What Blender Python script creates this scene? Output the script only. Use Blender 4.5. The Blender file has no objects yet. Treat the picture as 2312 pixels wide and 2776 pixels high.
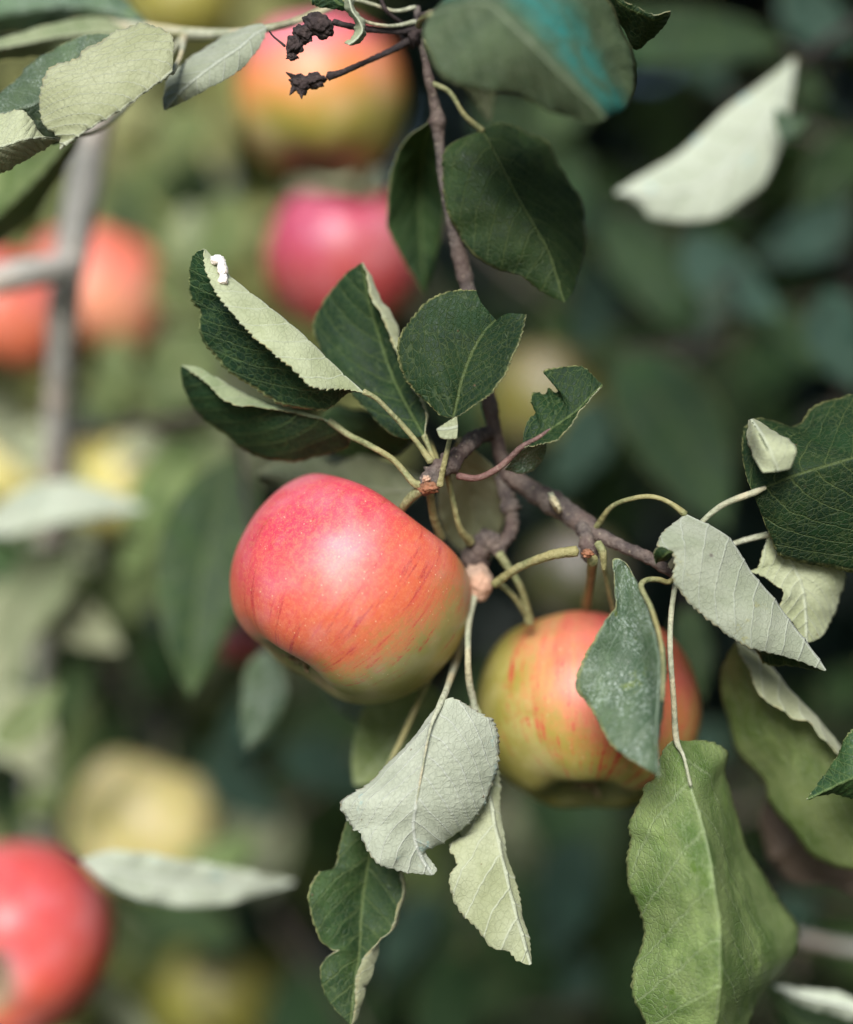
import bpy, math, random
import numpy as np
from mathutils import Vector, Matrix, noise as mnoise
random.seed(7); rng = np.random.default_rng(7)
sc = bpy.context.scene
col = sc.collection
R = math.radians

# ------------------------------------------------------------------ camera
D0 = 0.60            # metres to the plane of focus
K = 0.28/2312/D0     # metres per photo pixel per metre of distance
CZ = 1.50            # height of the lens above the grass
cam_d = bpy.data.cameras.new("camera"); cam = bpy.data.objects.new("camera", cam_d); col.objects.link(cam)
cam.location = (0, 0, CZ); cam.rotation_euler = (R(90), 0, 0)
cam_d.sensor_fit = 'HORIZONTAL'; cam_d.sensor_width = 36; cam_d.lens = 36/(2312*K)
cam_d.clip_start = 0.02; cam_d.clip_end = 400
cam_d.dof.use_dof = True; cam_d.dof.focus_distance = D0
cam_d.dof.aperture_fstop = cam_d.lens/34.0
sc.camera = cam

# ------------------------------------------------------------------ daylight
SUN = Vector((-0.12, -0.80, 0.50)).normalized()     # towards the sun: behind the camera, half way up
w = bpy.data.worlds.new("World"); sc.world = w; w.use_nodes = True
nt = w.node_tree; nt.nodes.clear()
sky = nt.nodes.new('ShaderNodeTexSky'); sky.sky_type = 'NISHITA'; sky.sun_disc = False
sky.sun_elevation = math.asin(SUN.z); sky.sun_rotation = math.atan2(SUN.x, SUN.y)
sky.air_density = 1.0; sky.dust_density = 1.0; sky.ozone_density = 1.0
bg = nt.nodes.new('ShaderNodeBackground'); bg.inputs[1].default_value = 0.050
wo = nt.nodes.new('ShaderNodeOutputWorld')
nt.links.new(sky.outputs[0], bg.inputs[0]); nt.links.new(bg.outputs[0], wo.inputs[0])
sl = bpy.data.lights.new("sun", 'SUN'); sl.energy = 2.3; sl.angle = R(26); sl.color = (1.0, 0.98, 0.94)
so = bpy.data.objects.new("sun", sl); col.objects.link(so)
so.rotation_euler = (-SUN).to_track_quat('-Z', 'Y').to_euler(); so.location = (-2, -4, 5)
sc.view_settings.view_transform = 'Standard'; sc.view_settings.look = 'None'
sc.view_settings.gamma = 1.0; sc.view_settings.use_curve_mapping = False
sc.view_settings.exposure = 1.22
sc.cycles.use_denoising = True
sc.cycles.max_bounces = 8; sc.cycles.transmission_bounces = 6

# ------------------------------------------------------------------ helpers
def P(px, py, d=0.0):
    """point seen at photo pixel px,py at d millimetres behind the plane of focus"""
    y = D0 + d/1000.0
    return np.array(((px-1156)*K*y, y, CZ-(py-1388)*K*y))

WO = {}
def tag(o, label=None, cat=None, group=None, kind=None):
    if label: o['label'] = label
    if cat: o['category'] = cat
    if group: o['group'] = group
    if kind: o['kind'] = kind
    return o
def empty(name, loc):
    o = bpy.data.objects.new(name, None); col.objects.link(o)
    o.empty_display_size = 0.01
    o.location = loc; WO[o.name] = Vector(loc); return o
def mesh_obj(name, verts, faces, mats, parent=None, origin=None, smooth=True, uvs=None):
    verts = np.asarray(verts, float)
    if origin is None: origin = verts.mean(0)
    origin = Vector(origin)
    me = bpy.data.meshes.new(name)
    v = verts - np.array(origin)
    faces = np.asarray(faces)
    if faces.ndim == 2:
        n = faces.shape[1]
        me.vertices.add(len(v)); me.vertices.foreach_set('co', v.ravel())
        me.loops.add(faces.size); me.loops.foreach_set('vertex_index', faces.ravel())
        me.polygons.add(len(faces)); me.polygons.foreach_set('loop_start', np.arange(0, faces.size, n))
        me.update(calc_edges=True)
    else:
        me.from_pydata([tuple(p) for p in v], [], [tuple(f) for f in faces])
    if smooth: me.polygons.foreach_set('use_smooth', [True]*len(me.polygons))
    if uvs:
        for nm, uv in uvs.items():
            l = me.uv_layers.new(name=nm); l.data.foreach_set('uv', uv[faces.ravel()].ravel())
    for m in (mats if isinstance(mats, (list, tuple)) else [mats]): me.materials.append(m)
    me.validate(); me.update()
    o = bpy.data.objects.new(name, me); col.objects.link(o)
    WO[o.name] = origin
    if parent:
        o.parent = parent; o.location = origin - WO[parent.name]
    else: o.location = origin
    return o
def cat(P_, n, closed=False):
    """Catmull-Rom through the rows of P_, resampled to n points evenly by length"""
    P_ = np.asarray(P_, float)
    if len(P_) == 2:
        t = np.linspace(0, 1, n)[:, None]; return P_[0]*(1-t)+P_[1]*t
    Q = np.vstack([2*P_[0]-P_[1], P_, 2*P_[-1]-P_[-2]])
    out = []
    m = 14
    for i in range(len(P_)-1):
        p0, p1, p2, p3 = Q[i:i+4]
        t = np.linspace(0, 1, m, endpoint=False)[:, None]
        out.append(0.5*((2*p1)+(-p0+p2)*t+(2*p0-5*p1+4*p2-p3)*t**2+(-p0+3*p1-3*p2+p3)*t**3))
    out.append(P_[-1:]); out = np.vstack(out)
    s = np.r_[0, np.cumsum(np.linalg.norm(np.diff(out[:, :3], axis=0), axis=1))]
    u = np.linspace(0, s[-1], n)
    return np.stack([np.interp(u, s, out[:, k]) for k in range(out.shape[1])], 1)

# ------------------------------------------------------------------ node expressions
class E:
    """small wrapper so that shader maths can be written as expressions"""
    def __init__(s, nt, sock): s.nt, s.s = nt, sock
    def m(s, op, *a, clamp=False):
        n = s.nt.nodes.new('ShaderNodeMath'); n.operation = op; n.use_clamp = clamp
        for i, x in enumerate((s,)+a):
            if isinstance(x, E): s.nt.links.new(x.s, n.inputs[i])
            else: n.inputs[i].default_value = x
        return E(s.nt, n.outputs[0])
    def __add__(s, o): return s.m('ADD', o)
    def __radd__(s, o): return s.m('ADD', o)
    def __sub__(s, o): return s.m('SUBTRACT', o)
    def __rsub__(s, o): return (s*-1)+o
    def __mul__(s, o): return s.m('MULTIPLY', o)
    def __rmul__(s, o): return s.m('MULTIPLY', o)
    def __truediv__(s, o): return s.m('DIVIDE', o)
    def abs(s): return s.m('ABSOLUTE')
    def frac(s): return s.m('FRACT')
    def clamp(s): return s.m('ADD', 0.0, clamp=True)
    def step(s, lo, hi):      # smooth ramp 0..1 as value goes lo -> hi
        n = s.nt.nodes.new('ShaderNodeMapRange'); n.interpolation_type = 'SMOOTHSTEP'
        s.nt.links.new(s.s, n.inputs[0]); n.inputs[1].default_value = lo; n.inputs[2].default_value = hi
        return E(s.nt, n.outputs[0])
def new_mat(name):
    m = bpy.data.materials.new(name); m.use_nodes = True; t = m.node_tree; t.nodes.clear()
    out = t.nodes.new('ShaderNodeOutputMaterial'); return m, t, out
def node(t, kind, **kw):
    n = t.nodes.new(kind)
    for k, v in kw.items(): setattr(n, k, v)
    return n
def setin(t, n, name, v):
    if isinstance(v, E): t.links.new(v.s, n.inputs[name])
    elif hasattr(v, 'is_linked') or isinstance(v, bpy.types.NodeSocket): t.links.new(v, n.inputs[name])
    else: n.inputs[name].default_value = v
def mixc(t, f, a, b, mode='MIX'):
    n = node(t, 'ShaderNodeMix', data_type='RGBA', blend_type=mode)
    for i, v in ((0, f), (6, a), (7, b)):
        if isinstance(v, E): t.links.new(v.s, n.inputs[i])
        elif isinstance(v, bpy.types.NodeSocket): t.links.new(v, n.inputs[i])
        elif i == 0: n.inputs[0].default_value = v
        else: n.inputs[i].default_value = (*v, 1) if len(v) == 3 else v
    return n.outputs[2]
def noise(t, vec, scale, detail=3, rough=0.55, dist=0.0):
    n = node(t, 'ShaderNodeTexNoise'); setin(t, n, 'Scale', scale); n.inputs['Detail'].default_value = detail
    n.inputs['Roughness'].default_value = rough; n.inputs['Distortion'].default_value = dist
    if vec is not None: t.links.new(vec, n.inputs['Vector'])
    return E(t, n.outputs['Fac'])
def voro(t, vec, scale, feature='F1', rnd=1.0):
    n = node(t, 'ShaderNodeTexVoronoi', feature=feature); n.inputs['Scale'].default_value = scale
    n.inputs['Randomness'].default_value = rnd
    t.links.new(vec, n.inputs['Vector']); return E(t, n.outputs['Distance'])
def comb(t, x, y, z):
    n = node(t, 'ShaderNodeCombineXYZ')
    for i, v in enumerate((x, y, z)):
        if isinstance(v, E): t.links.new(v.s, n.inputs[i])
        else: n.inputs[i].default_value = v
    return n.outputs[0]
def sep(t, v):
    n = node(t, 'ShaderNodeSeparateXYZ'); t.links.new(v, n.inputs[0]); return [E(t, o) for o in n.outputs]
def bump(t, h, dist, strength=1.0, nrm=None):
    n = node(t, 'ShaderNodeBump'); n.inputs['Strength'].default_value = strength; n.inputs['Distance'].default_value = dist
    t.links.new(h.s, n.inputs['Height'])
    if nrm is not None: t.links.new(nrm, n.inputs['Normal'])
    return n.outputs[0]

# ------------------------------------------------------------------ materials
def leaf_mat(name, side, dark, light, vein, trans, rough=0.42, spots=0.0, blotch=None, transl=0.22, spec=0.5, bside=False, wax=0.0):
    m, t, out = new_mat(name)
    uv1 = node(t, 'ShaderNodeUVMap', uv_map='vein').outputs[0]
    uv2 = node(t, 'ShaderNodeUVMap', uv_map='metric').outputs[0]
    uv3 = node(t, 'ShaderNodeUVMap', uv_map='place').outputs[0]; S_, U_, _ = sep(t, uv3)
    A, B, _ = sep(t, uv1); am, bm, _ = sep(t, uv2)
    inf = node(t, 'ShaderNodeObjectInfo'); rnd = E(t, inf.outputs['Random'])
    off = comb(t, am + rnd*331.0, bm, rnd*17.0)
    wob = (noise(t, off, 0.12, 2)-0.5)*0.35
    Ba = B.abs()
    phase = A - Ba*0.62 - Ba*Ba*0.16 + B.m('GREATER_THAN', 0.0)*0.45 + wob
    d = ((phase+0.5).frac()-0.5).abs()
    sec = 1.0 - d.step(0.012, 0.055)
    tert = ((phase*4.0 + noise(t, off, 0.5, 1)*1.2).frac()-0.5).abs()
    midw = 1.0 - (bm.abs()).step(0.28, 0.75)
    ret = 1.0 - voro(t, off, 0.50, 'DISTANCE_TO_EDGE').step(0.015, 0.10)
    ret2 = 1.0 - voro(t, off, 1.25, 'DISTANCE_TO_EDGE').step(0.02, 0.13)
    big = noise(t, off, 0.055, 3, 0.6); fine = noise(t, off, 0.6, 4, 0.65)
    vm = midw.m('MAXIMUM', sec*0.75)
    base = mixc(t, big.step(0.32, 0.68), dark, light)
    base = mixc(t, (fine-0.5).abs()*0.9, base, tuple(c*0.6 for c in dark))
    if side == 'top':
        c = mixc(t, (ret*0.30+ret2*0.14).clamp(), base, vein)
        c = mixc(t, vm*0.75, c, vein)
    else:
        c = mixc(t, (ret*0.26+ret2*0.14).clamp(), base, tuple(x*0.62 for x in dark))
        c = mixc(t, vm*0.7, c, vein)
    if blotch:
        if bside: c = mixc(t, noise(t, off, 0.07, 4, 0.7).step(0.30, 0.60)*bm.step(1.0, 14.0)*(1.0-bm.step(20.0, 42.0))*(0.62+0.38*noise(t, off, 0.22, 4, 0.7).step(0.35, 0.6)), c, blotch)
        else: c = mixc(t, noise(t, off, 0.09, 4, 0.7).step(0.60, 0.70)*0.8, c, blotch)
    if wax: c = mixc(t, noise(t, off, 1.1, 3, 0.7).step(0.50, 0.64)*noise(t, off, 0.08, 2).step(0.38, 0.6)*wax, c, (0.42, 0.50, 0.44))
    if spots:
        v = node(t, 'ShaderNodeTexVoronoi'); v.inputs['Scale'].default_value = 0.09; t.links.new(off, v.inputs['Vector'])
        sp = 1.0-E(t, v.outputs['Distance']).step(0.05, 0.11)
        pick = sep(t, v.outputs['Color'])[0].step(0.45, 0.5)
        ring = 1.0-E(t, v.outputs['Distance']).step(0.02, 0.05)
        c = mixc(t, sp*pick*spots*(1.0-ring*0.55), c, (0.10, 0.055, 0.07))
    patch = noise(t, off, 0.035, 4, 0.65)
    c = mixc(t, patch.step(0.50, 0.72)*0.55, c, tuple(x*1.7 for x in light) if side == 'top' else tuple(x*1.08 for x in light))
    if side == 'top': c = mixc(t, S_.abs().step(0.955, 0.99)*noise(t, off, 0.4, 3).step(0.3, 0.6)*0.8, c, (0.34, 0.36, 0.15))
    else: c = mixc(t, S_.abs().step(0.96, 0.995)*noise(t, off, 0.4, 3).step(0.4, 0.6)*0.6, c, (0.42, 0.36, 0.16))
    fl = node(t, 'ShaderNodeTexVoronoi'); fl.inputs['Scale'].default_value = 0.16; t.links.new(off, fl.inputs['Vector'])
    c = mixc(t, (1.0-(E(t, fl.outputs['Distance'])+(fine-0.5)*0.08).step(0.03, 0.075))*sep(t, fl.outputs['Color'])[1].step(0.70, 0.72)*0.75, c, (0.15, 0.10, 0.05))
    v3 = node(t, 'ShaderNodeHueSaturation'); t.links.new(c, v3.inputs['Color'])
    setin(t, v3, 'Value', rnd*0.30+0.86); setin(t, v3, 'Hue', rnd*0.025+0.487)
    c = v3.outputs[0]
    bs = node(t, 'ShaderNodeBsdfPrincipled'); t.links.new(c, bs.inputs['Base Color'])
    setin(t, bs, 'Roughness', fine*0.22+(rough-0.1)); bs.inputs['Specular IOR Level'].default_value = spec
    if side == 'top': h = ret*-1.0 + ret2*-0.4 + sec*-1.3 + midw*-0.9 + fine*0.5
    else:
        h = ret*0.45 + ret2*0.3 + sec*1.2 + midw*1.6 + fine*0.7
        bs.inputs['Sheen Weight'].default_value = 0.12; bs.inputs['Sheen Roughness'].default_value = 0.6
    nb = bump(t, h, 0.00022, 0.75); t.links.new(nb, bs.inputs['Normal'])
    tr = node(t, 'ShaderNodeBsdfTranslucent'); tr.inputs[0].default_value = (*trans, 1)
    t.links.new(nb, tr.inputs['Normal'])
    mx = node(t, 'ShaderNodeMixShader'); mx.inputs[0].default_value = transl
    t.links.new(bs.outputs[0], mx.inputs[1]); t.links.new(tr.outputs[0], mx.inputs[2]); t.links.new(mx.outputs[0], out.inputs[0])
    return m
TR = (0.20, 0.30, 0.06)
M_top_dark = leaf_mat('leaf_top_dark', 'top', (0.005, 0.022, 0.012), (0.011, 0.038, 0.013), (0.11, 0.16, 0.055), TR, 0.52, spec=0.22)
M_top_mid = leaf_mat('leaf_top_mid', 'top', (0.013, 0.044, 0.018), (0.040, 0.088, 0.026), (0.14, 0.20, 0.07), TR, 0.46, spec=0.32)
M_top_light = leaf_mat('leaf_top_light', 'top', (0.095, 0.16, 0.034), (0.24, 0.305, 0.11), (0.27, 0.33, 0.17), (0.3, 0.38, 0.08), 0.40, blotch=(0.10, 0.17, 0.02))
M_under_dim = leaf_mat('leaf_underside_dim', 'under', (0.035, 0.07, 0.045), (0.07, 0.115, 0.07), (0.12, 0.17, 0.11), TR, 0.7)  # underside colour darkened to stand in for shade deep in the crown
M_top_bg = leaf_mat('leaf_top_bluish', 'top', (0.014, 0.050, 0.038), (0.036, 0.088, 0.064), (0.12, 0.18, 0.12), TR, 0.5, spec=0.4)
M_top_wax = leaf_mat('leaf_top_waxy', 'top', (0.040, 0.085, 0.042), (0.095, 0.15, 0.075), (0.2, 0.27, 0.19), TR, 0.42, blotch=(0.15, 0.21, 0.035), spec=0.4, wax=0.7)
M_top_teal = leaf_mat('leaf_top_sky_sheen', 'top', (0.050, 0.095, 0.045), (0.095, 0.14, 0.070), (0.2, 0.26, 0.16), TR, 0.42, blotch=(0.035, 0.26, 0.25), spec=0.4, bside=True)  # blue sky sheen painted as a teal blotch on one half
M_under = leaf_mat('leaf_underside', 'under', (0.355, 0.385, 0.215), (0.465, 0.495, 0.32), (0.56, 0.60, 0.46), (0.35, 0.38, 0.14), 0.72, spec=0.25)
M_under_spot = leaf_mat('leaf_underside_spotted', 'under', (0.34, 0.39, 0.27), (0.44, 0.48, 0.37), (0.54, 0.59, 0.49), (0.35, 0.38, 0.14), 0.72, spots=0.8, blotch=(0.33, 0.33, 0.12), spec=0.25)
M_under_white = leaf_mat('leaf_underside_silvery', 'under', (0.47, 0.52, 0.395), (0.58, 0.63, 0.50), (0.70, 0.74, 0.66), (0.35, 0.38, 0.16), 0.70, spots=0.5, blotch=(0.36, 0.58, 0.58), spec=0.3)
M_under_green = leaf_mat('leaf_underside_green', 'under', (0.20, 0.25, 0.12), (0.30, 0.34, 0.19), (0.42, 0.45, 0.3), (0.3, 0.36, 0.1), 0.7)

def apple_mat(name, blush_dir, lo, hi, ground, ground2, red, red2, streak=0.5, streak_col=(0.48, 0.02, 0.04), rough=0.34, bloom=0.25):
    m, t, out = new_mat(name)
    oc = node(t, 'ShaderNodeTexCoord').outputs['Object']
    nv = node(t, 'ShaderNodeVectorMath', operation='NORMALIZE'); t.links.new(oc, nv.inputs[0])
    x, y, z = sep(t, nv.outputs[0])
    bd = Vector(blush_dir).normalized()
    dot = x*bd.x + y*bd.y + z*bd.z
    rr = (x*x+y*y).m('SQRT').m('MAXIMUM', 0.05)
    sv = comb(t, x/rr*9.0, y/rr*9.0, z*1.4)
    sv2 = comb(t, x/rr*26.0, y/rr*26.0, z*4.0)
    st = noise(t, sv, 1.0, 4, 0.65); st2 = noise(t, sv2, 1.0, 4, 0.7)
    n1 = noise(t, nv.outputs[0], 2.2, 3, 0.6); n2 = noise(t, nv.outputs[0], 26.0, 5, 0.72)
    n3 = noise(t, nv.outputs[0], 75.0, 3, 0.7)
    f = dot + (n1-0.5)*0.5 + (st-0.5)*0.8*streak + (st2-0.5)*0.35*streak + (n2-0.5)*0.55
    bl = f.step(lo, hi)
    g = mixc(t, n1.step(0.35, 0.65), ground, ground2)
    r_ = mixc(t, (dot+(n1-0.5)*0.7).step(0.2, 1.0), red, red2)
    c = mixc(t, bl, g, r_)
    s2 = (st*0.55+st2*0.45 + (n2-0.5)*0.3).step(0.53, 0.63)
    c = mixc(t, s2*f.step(lo-0.25, lo+0.35)*streak, c, streak_col)
    s3 = (noise(t, sv2, 1.7, 4, 0.75)+(n3-0.5)*0.3).step(0.50, 0.62)
    c = mixc(t, s3*bl*streak*0.45, c, red2)
    c = mixc(t, (n2*0.5+n3*0.5).step(0.44, 0.60)*0.36*bl, c, (0.74, 0.31, 0.14))   # mottled ground colour showing through
    v = voro(t, nv.outputs[0], 19.0); sz = noise(t, nv.outputs[0], 9.0, 1)
    dots = (1.0 - v.step(0.06, 0.13))*sz.step(0.38, 0.52)
    c = mixc(t, dots*0.65, c, (0.85, 0.68, 0.42))
    # russet and green near the calyx and stalk
    c = mixc(t, (z*-1.0+(n2-0.5)*0.25).step(0.84, 0.95)*0.85, c, (0.17, 0.19, 0.075))
    c = mixc(t, (z+(n2-0.5)*0.3).step(0.86, 0.98)*0.7, c, (0.30, 0.27, 0.10))
    # thin waxy bloom, thickest in patches
    c = mixc(t, noise(t, nv.outputs[0], 1.6, 3, 0.6).step(0.40, 0.72)*bloom, c, (0.74, 0.56, 0.66))
    bs = node(t, 'ShaderNodeBsdfPrincipled'); t.links.new(c, bs.inputs['Base Color'])
    setin(t, bs, 'Roughness', n2*0.16+(rough-0.02)); bs.inputs['Specular IOR Level'].default_value = 0.45
    bs.inputs['Subsurface Weight'].default_value = 0.12; bs.inputs['Subsurface Radius'].default_value = (0.004, 0.0018, 0.001)
    bs.inputs['Coat Weight'].default_value = 0.3; bs.inputs['Coat Roughness'].default_value = 0.48
    t.links.new(bump(t, n2*0.6+n3*0.4+dots*0.5, 0.00018, 0.5), bs.inputs['Normal'])
    t.links.new(bs.outputs[0], out.inputs[0]); return m

def bark_mat(name, a, b, c3, rough=0.75, sc_=1.0):
    m, t, out = new_mat(name)
    oc = node(t, 'ShaderNodeTexCoord').outputs['Object']
    n1 = noise(t, oc, 180*sc_, 5, 0.7); n2 = noise(t, oc, 900*sc_, 4, 0.7); v = voro(t, oc, 420*sc_)
    c = mixc(t, n1.step(0.35, 0.68), a, b)
    c = mixc(t, (1.0-v.step(0.10, 0.22))*0.7, c, c3)
    c = mixc(t, n2.step(0.45, 0.7)*0.55, c, tuple(x*0.40 for x in a))
    c = mixc(t, noise(t, oc, 45*sc_, 3, 0.6).step(0.45, 0.62)*0.45, c, (a[0]*1.7, a[1]*1.25, a[2]*1.05))
    c = mixc(t, (noise(t, oc, 120*sc_, 5, 0.75)).step(0.60, 0.68)*0.5, c, c3)
    bs = node(t, 'ShaderNodeBsdfPrincipled'); t.links.new(c, bs.inputs['Base Color']); bs.inputs['Roughness'].default_value = rough
    t.links.new(bump(t, n1+n2*0.7+v*0.5, 0.0009/sc_, 0.9), bs.inputs['Normal']); t.links.new(bs.outputs[0], out.inputs[0]); return m
M_bark = bark_mat('bark_grey_brown', (0.062, 0.046, 0.043), (0.20, 0.17, 0.145), (0.40, 0.34, 0.25))
M_bark_red = bark_mat('bark_young', (0.11, 0.06, 0.055), (0.19, 0.12, 0.105), (0.30, 0.22, 0.17), 0.55)
M_bark_far = bark_mat('bark_pale', (0.42, 0.41, 0.37), (0.60, 0.58, 0.53), (0.6, 0.57, 0.5), 0.8, 0.3)
M_dead = bark_mat('withered_brown', (0.018, 0.013, 0.014), (0.06, 0.042, 0.04), (0.10, 0.07, 0.06), 0.85)
M_stem = bark_mat('green_stem', (0.20, 0.215, 0.09), (0.33, 0.33, 0.17), (0.40, 0.36, 0.2), 0.6)
M_stem_pale = bark_mat('downy_stem', (0.34, 0.36, 0.24), (0.47, 0.48, 0.36), (0.5, 0.5, 0.38), 0.75)
M_bud = bark_mat('pink_bud', (0.40, 0.27, 0.20), (0.52, 0.38, 0.28), (0.6, 0.42, 0.3), 0.6)
M_bud_or = bark_mat('orange_scar', (0.20, 0.085, 0.045), (0.33, 0.16, 0.08), (0.42, 0.28, 0.2), 0.6)
M_sepal = bark_mat('dry_sepal', (0.20, 0.15, 0.08), (0.44, 0.36, 0.22), (0.5, 0.42, 0.28), 0.8)
M_white = bark_mat('chalky_white', (0.72, 0.72, 0.70), (0.85, 0.85, 0.83), (0.6, 0.45, 0.38), 0.9)

# ------------------------------------------------------------------ tubes
def tube_arrays(pts, rad, seg=12, rough=0.06, nodes=(), seed=0, close=True):
    """pts Nx3, rad N"""
    N = len(pts)
    T = np.gradient(pts, axis=0); T /= np.linalg.norm(T, axis=1)[:, None]+1e-12
    up = np.array((0.3, 1.0, 0.2)); V, F = [], []
    a = np.cross(T[0], up); a /= np.linalg.norm(a)
    ang = np.linspace(0, 2*np.pi, seg, endpoint=False)
    for i in range(N):
        a = a - T[i]*np.dot(a, T[i]); a /= np.linalg.norm(a)+1e-12
        b = np.cross(T[i], a)
        r = rad[i]*np.ones(seg)
        for c_, w_, h_ in nodes: r *= 1+h_*math.exp(-((i/(N-1)-c_)/w_)**2)
        for k in range(seg):
            q = pts[i]+a*math.cos(ang[k])*rad[i]+b*math.sin(ang[k])*rad[i]
            r[k] *= 1+rough*2*mnoise.noise(Vector(q)*(0.5/max(rad[i], 1e-4)) + Vector((seed, 0, 0)))
        V.append(pts[i]+np.outer(np.cos(ang)*r, a)+np.outer(np.sin(ang)*r, b))
    V = np.vstack(V)
    for i in range(N-1):
        for k in range(seg):
            k2 = (k+1) % seg
            F.append((i*seg+k, i*seg+k2, (i+1)*seg+k2, (i+1)*seg+k))
    if close:
        c0 = len(V); V = np.vstack([V, pts[0]-T[0]*rad[0]*0.4, pts[-1]+T[-1]*rad[-1]*0.6])
        for k in range(seg):
            k2 = (k+1) % seg
            F.append((c0, k2, k, k)); F.append((c0+1, (N-1)*seg+k, (N-1)*seg+k2, (N-1)*seg+k2))
    return V, F
def tube(name, ctrl, mat, parent=None, n=None, seg=12, rough=0.06, nodes=(), seed=0):
    """ctrl rows: (px, py, d_mm, radius_px)"""
    if mat.name in ('green_stem', 'downy_stem') and ctrl[0][3] < 17: ctrl = [(a, b, c, r*(0.86 if 0 < i < len(ctrl)-1 else 1.05)) for i, (a, b, c, r) in enumerate(ctrl)]
    w_ = np.array([[*P(a, b, c), r*K*(D0+c/1000)] for a, b, c, r in ctrl])
    n = n or max(8, 7*len(ctrl))
    q = cat(w_, n)
    V, F = tube_arrays(q[:, :3], np.maximum(q[:, 3], 1e-4), seg, rough, nodes, seed)
    F = [f if f[2] != f[3] else f[:3] for f in F]
    me_o = mesh_obj_any(name, V, F, mat, parent)
    return me_o
def mesh_obj_any(name, V, F, mats, parent=None, origin=None):
    V = np.asarray(V, float); origin = Vector(V.mean(0)) if origin is None else Vector(origin)
    me = bpy.data.meshes.new(name); me.from_pydata([tuple(p) for p in V-np.array(origin)], [], [tuple(f) for f in F])
    me.polygons.foreach_set('use_smooth', [True]*len(me.polygons))
    for m in (mats if isinstance(mats, (list, tuple)) else [mats]): me.materials.append(m)
    me.update()
    o = bpy.data.objects.new(name, me); col.objects.link(o); WO[o.name] = origin
    if parent: o.parent = parent; o.location = origin-WO[parent.name]
    else: o.location = origin
    return o
def blob(name, px, py, d, r_px, mat, parent=None, stretch=(1, 1, 1), amp=0.35, freq=1.4, sub=4, seed=0, rot=0.0):
    import bmesh
    bm = bmesh.new(); bmesh.ops.create_icosphere(bm, subdivisions=sub, radius=1.0)
    r = r_px*K*(D0+d/1000); c_, s_ = math.cos(rot), math.sin(rot)
    for v in bm.verts:
        q = v.co.copy(); k = 1+amp*mnoise.fractal(q*freq+Vector((seed*3.1, 0, 0)), 1.0, 2.0, 4)
        q = Vector((q.x*stretch[0], q.y*stretch[1], q.z*stretch[2]))*k*r
        v.co = Vector((q.x*c_-q.z*s_, q.y, q.x*s_+q.z*c_))
    me = bpy.data.meshes.new(name); bm.to_mesh(me); bm.free()
    me.polygons.foreach_set('use_smooth', [True]*len(me.polygons)); me.materials.append(mat)
    o = bpy.data.objects.new(name, me); col.objects.link(o); org = Vector(P(px, py, d)); WO[o.name] = org
    if parent: o.parent = parent; o.location = org-WO[parent.name]
    else: o.location = org
    return o

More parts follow.
